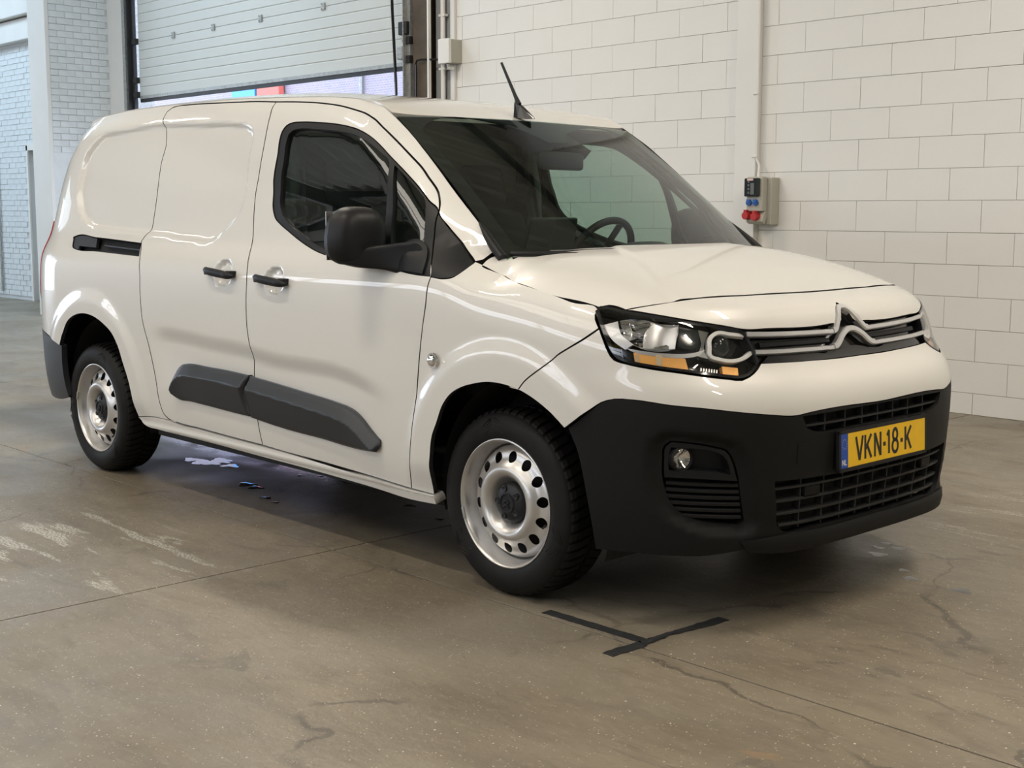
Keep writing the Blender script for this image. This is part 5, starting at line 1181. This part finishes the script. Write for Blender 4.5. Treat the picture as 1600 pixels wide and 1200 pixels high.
# inner liner of the body, keeps gaps dark and closes the cargo bay
ln_o = [(-4.17, .40), (-3.30, .42), (-3.36, .66), (-3.20, .80), (-2.93, .84), (-2.62, .80), (-2.45, .60), (-2.40, .30), (-.40, .28), (-.36, .60), (-.20, .80), (.04, .80), (.10, .80), (.10, .95), (-.10, 1.03), (-.26, 1.10)]
up_e = [tuple(p) for p in Es if p[1] > 1.13][::4]; up_e = [(u-.02 if u > -.9 else u, v-.02) for u, v in up_e]
win_h = [tuple(p) for p in inset(outline(D['window_frame_in'], step=.03), -.012)]
patch('inner_liner', body0, ln_o+up_e+[(-3.75, 1.64), (-4.17, 1.64)], M['interior'], van, VL, holes=[win_h], h=.06, off=-.055, thick=0, step=.05, mirror=True, hthick=0)
tr_e = [(u, v) for u, v in up_e if u > -1.75]
patch('side_trim', body0, [(-1.75, 1.09), (-.30, 1.06)]+tr_e, M['trim_grey'], van, VL, holes=[win_h], h=.06, off=-.045, thick=0, step=.05, mirror=True, hthick=0)
def roof_in(x, y): P = roof(x, y); P[..., 2] -= .05; return P
patch('headliner', roof_in, [(-.86, -.63), (-3.4, -.62), (-3.6, -.4), (-3.6, .4), (-3.4, .62), (-.86, .63)], M['trim_grey'], van, VL, h=.1, thick=0, step=.1)
MB().b2(-1.62, -1.58, -.80, .80, .30, 1.20).b2(-1.62, -1.58, -.68, .68, 1.2, 1.74).build('bulkhead', M['trim_grey'], van, VL)
# ---- cab
V = []; F = []
dp = [(-.10, 1.085), (-.28, 1.105), (-.42, 1.125), (-.52, 1.120), (-.60, 1.085), (-.66, 1.02), (-.66, .85), (-.50, .60)]
ys = np.linspace(-.70, .70, 21)
for y in ys:
    for (x, z) in dp:
        bump_ = .050*math.exp(-((y-.37)/.18)**2)*(1 if -.62 < x < -.3 else .2); V.append((x, y, z+bump_))
for j in range(20):
    for i in range(len(dp)-1): F.append((j*8+i, j*8+i+1, j*8+9+i, j*8+8+i))
dsh = meshobj('dashboard', V, F, M['interior'], van, VL, smooth=True)
MB().box((-.565, -.09, 1.195), (.018, .27, .155), Matrix.Rotation(.18, 3, 'Y'), .006).build('display', M['smoke'], dsh)
stw = MB(); tilt = Matrix.Rotation(math.radians(-62), 3, 'Y'); cc = Vector((-.735, .375, 1.095))
stw.tube([cc+tilt@Vector((.185*math.cos(t), .185*math.sin(t), 0)) for t in np.linspace(0, 2*math.pi, 40, endpoint=False)], .016, 10, True)
stw.box(cc, (.13, .14, .05), tilt, .02); 
for t in (0.3, math.pi-.3, -math.pi/2): stw.tube([cc, cc+tilt@Vector((.18*math.cos(t-math.pi/2*0), .18*math.sin(t), 0))], .014, 8)
stw.tube([cc, cc+Vector((.25, 0, -.14))], .035, 10)
stw.build('steering_wheel', M['satin_black'], van, VL, 50)
for y in (-.37, .37, 0):
    if y == 0: y = -.02
    st = MB()
    st.box((-1.12, y, .62), (.50, .46, .17), Matrix.Rotation(-.12, 3, 'Y'), .05); st.box((-1.40, y, .98), (.16, .46, .66), Matrix.Rotation(-.28, 3, 'Y'), .06)
    so = st.build('seat', M['seat'], van, VL, 50); MB().box((-1.50, y, 1.41), (.11, .27, .20), Matrix.Rotation(-.2, 3, 'Y'), .045).build('headrest', M['seat'], so, None, 50)
MB().box((-.60, .003, 1.497), (.035, .27, .072), Matrix.Rotation(.12, 3, 'Z'), .015).build('rear_view_mirror', M['satin_black'], van, VL, 50)
cmh = [(-.80, -.09, 1.652), (-.80, .16, 1.652), (-.62, .20, 1.545), (-.66, .02, 1.560), (-.84, -.09, 1.60), (-.84, .16, 1.60), (-.66, .20, 1.51), (-.70, .02, 1.50)]
meshobj('camera_housing', cmh, [(0, 1, 2, 3), (4, 7, 6, 5), (0, 3, 7, 4), (1, 5, 6, 2), (3, 2, 6, 7), (0, 4, 5, 1)], M['satin_black'], van, VL)
for sg_ in (-1, 1):
    MB().tube([(-1.50, sg_*.68, 1.62), (-1.47, sg_*.70, 1.40), (-1.50, sg_*.73, 1.20), (-1.53, sg_*.78, .9)], .02, 8, rads=[.03, .035, .04, .05]).build('pillar_trim', M['trim_grey'], van, VL, 60)
    MB().tube([(-1.45, sg_*.66, 1.48), (-1.42, sg_*.68, 1.25), (-1.42, sg_*.70, .7)], .006, 4, rads=[.012]*3).build('seat_belt', M['seat'], van, VL)
# ---- number plate
PX, PZ = .9035, .5415
tl = -.045
pt = empty('number_plate', (PX, 0, PZ), van); pt.location = (PX-RX, 0, PZ); pt.rotation_euler = (0, tl, 0)
MB().b2(-.012, .002, -.270, .270, -.067, .067, .004).b2(0, .0035, -.270, -.2585, -.067, .067).b2(0, .0035, .2585, .270, -.067, .067).b2(0, .0035, -.27, .27, .0555, .067).b2(0, .0035, -.27, .27, -.067, -.0555).build('plate_holder', M['satin_black'], pt)
MB().b2(.001, .003, -.218, .258, -.055, .055, .0005).build('plate_face', M['yellow'], pt)
MB().b2(.001, .003, -.258, -.218, -.055, .055, .0005).build('country_strip', M['blue'], pt)
def stroke(mb, pts, w, y0, z0, sx, sz, closed=False, x=.0033):
    P = [Vector((0, y0+p[0]*sx, z0+p[1]*sz)) for p in pts]; n = len(P); L = []; R = []
    for i in range(n):
        a = P[i-1] if (i > 0 or closed) else P[i]; b = P[(i+1) % n] if (i < n-1 or closed) else P[i]
        t = (b-a).normalized(); nn = Vector((0, -t.z, t.y))
        if 0 < i < n-1 or closed:
            t1 = (P[i]-P[i-1]).normalized(); k = 1/max(.5, abs(nn.dot(Vector((0, -t1.z, t1.y)))))
        else: k = 1
        L.append(P[i]+nn*w/2*k); R.append(P[i]-nn*w/2*k)
    V = [(x, v.y, v.z) for v in L]+[(x, v.y, v.z) for v in R]; F = []
    for i in range(n if closed else n-1): j = (i+1) % n; F.append((i, j, n+j, n+i)[::-1])
    mb.add(V, F)
GL = {'V': [[(0, 1), (.5, 0)], [(.5, 0), (1, 1)]], 'K': [[(0, 0), (0, 1)], [(1, 1), (.08, .42)], [(.30, .58), (1, 0)]], 'N': [[(0, 0), (0, 1)], [(.03, .98), (.97, .02)], [(1, 0), (1, 1)]], '-': [[(.1, .45), (.9, .45)]],
      '1': [[(.10, .78), (.62, 1)], [(.6, 1), (.6, 0)]], 'L': [[(0, 1), (0, 0)], [(-.1, .04), (.9, .04)]]}
def oval(cy, cz, ry, rz, n=20): return [(cy+ry*math.cos(t), cz+rz*math.sin(t)) for t in np.linspace(0, 2*math.pi, n, endpoint=False)]
hh = .078; z0 = -.039
seq = [('V', -.172, .040), ('K', -.118, .036), ('N', -.060, .034), ('-', -.012, .020), ('1', .012, .024), ('8', .048, .034), ('-', .096, .020), ('K', .130, .036)]
for ch, y, w_ in seq:
    mb = MB()
    if ch == '8':
        stroke(mb, oval(.5, .76, .40, .24), .0118, y, z0, w_, hh, True); stroke(mb, oval(.5, .27, .50, .27), .0118, y, z0, w_, hh, True)
    else:
        for i, s_ in enumerate(GL[ch]): stroke(mb, s_, (.0135 if ch == '-' else .0118), y, z0, w_, hh, x=.0033+.0001*i)
    mb.build('character' if ch != '-' else 'hyphen', M['plate_ink'], pt)
mb = MB()
for s_ in GL['N']: stroke(mb, s_, .0030, -.2515, -.045, .0105, .0175)
for s_ in GL['L']: stroke(mb, s_, .0030, -.2355, -.045, .0095, .0175)
mb.build('country_letters', M['white_ink'], pt)
mb = MB()
for k in range(12):
    A_ = 2*math.pi*k/12; cy, cz = -.238+.0125*math.cos(A_), .022+.0155*math.sin(A_); V = [(.0033, cy+(.0020 if q % 2 == 0 else .0009)*math.sin(math.pi*q/5), cz+(.0020 if q % 2 == 0 else .0009)*math.cos(math.pi*q/5)) for q in range(10)]
    mb.add(V, [tuple(range(10))[::-1]])
mb.build('star_ring', M['yellow_ink'], pt)
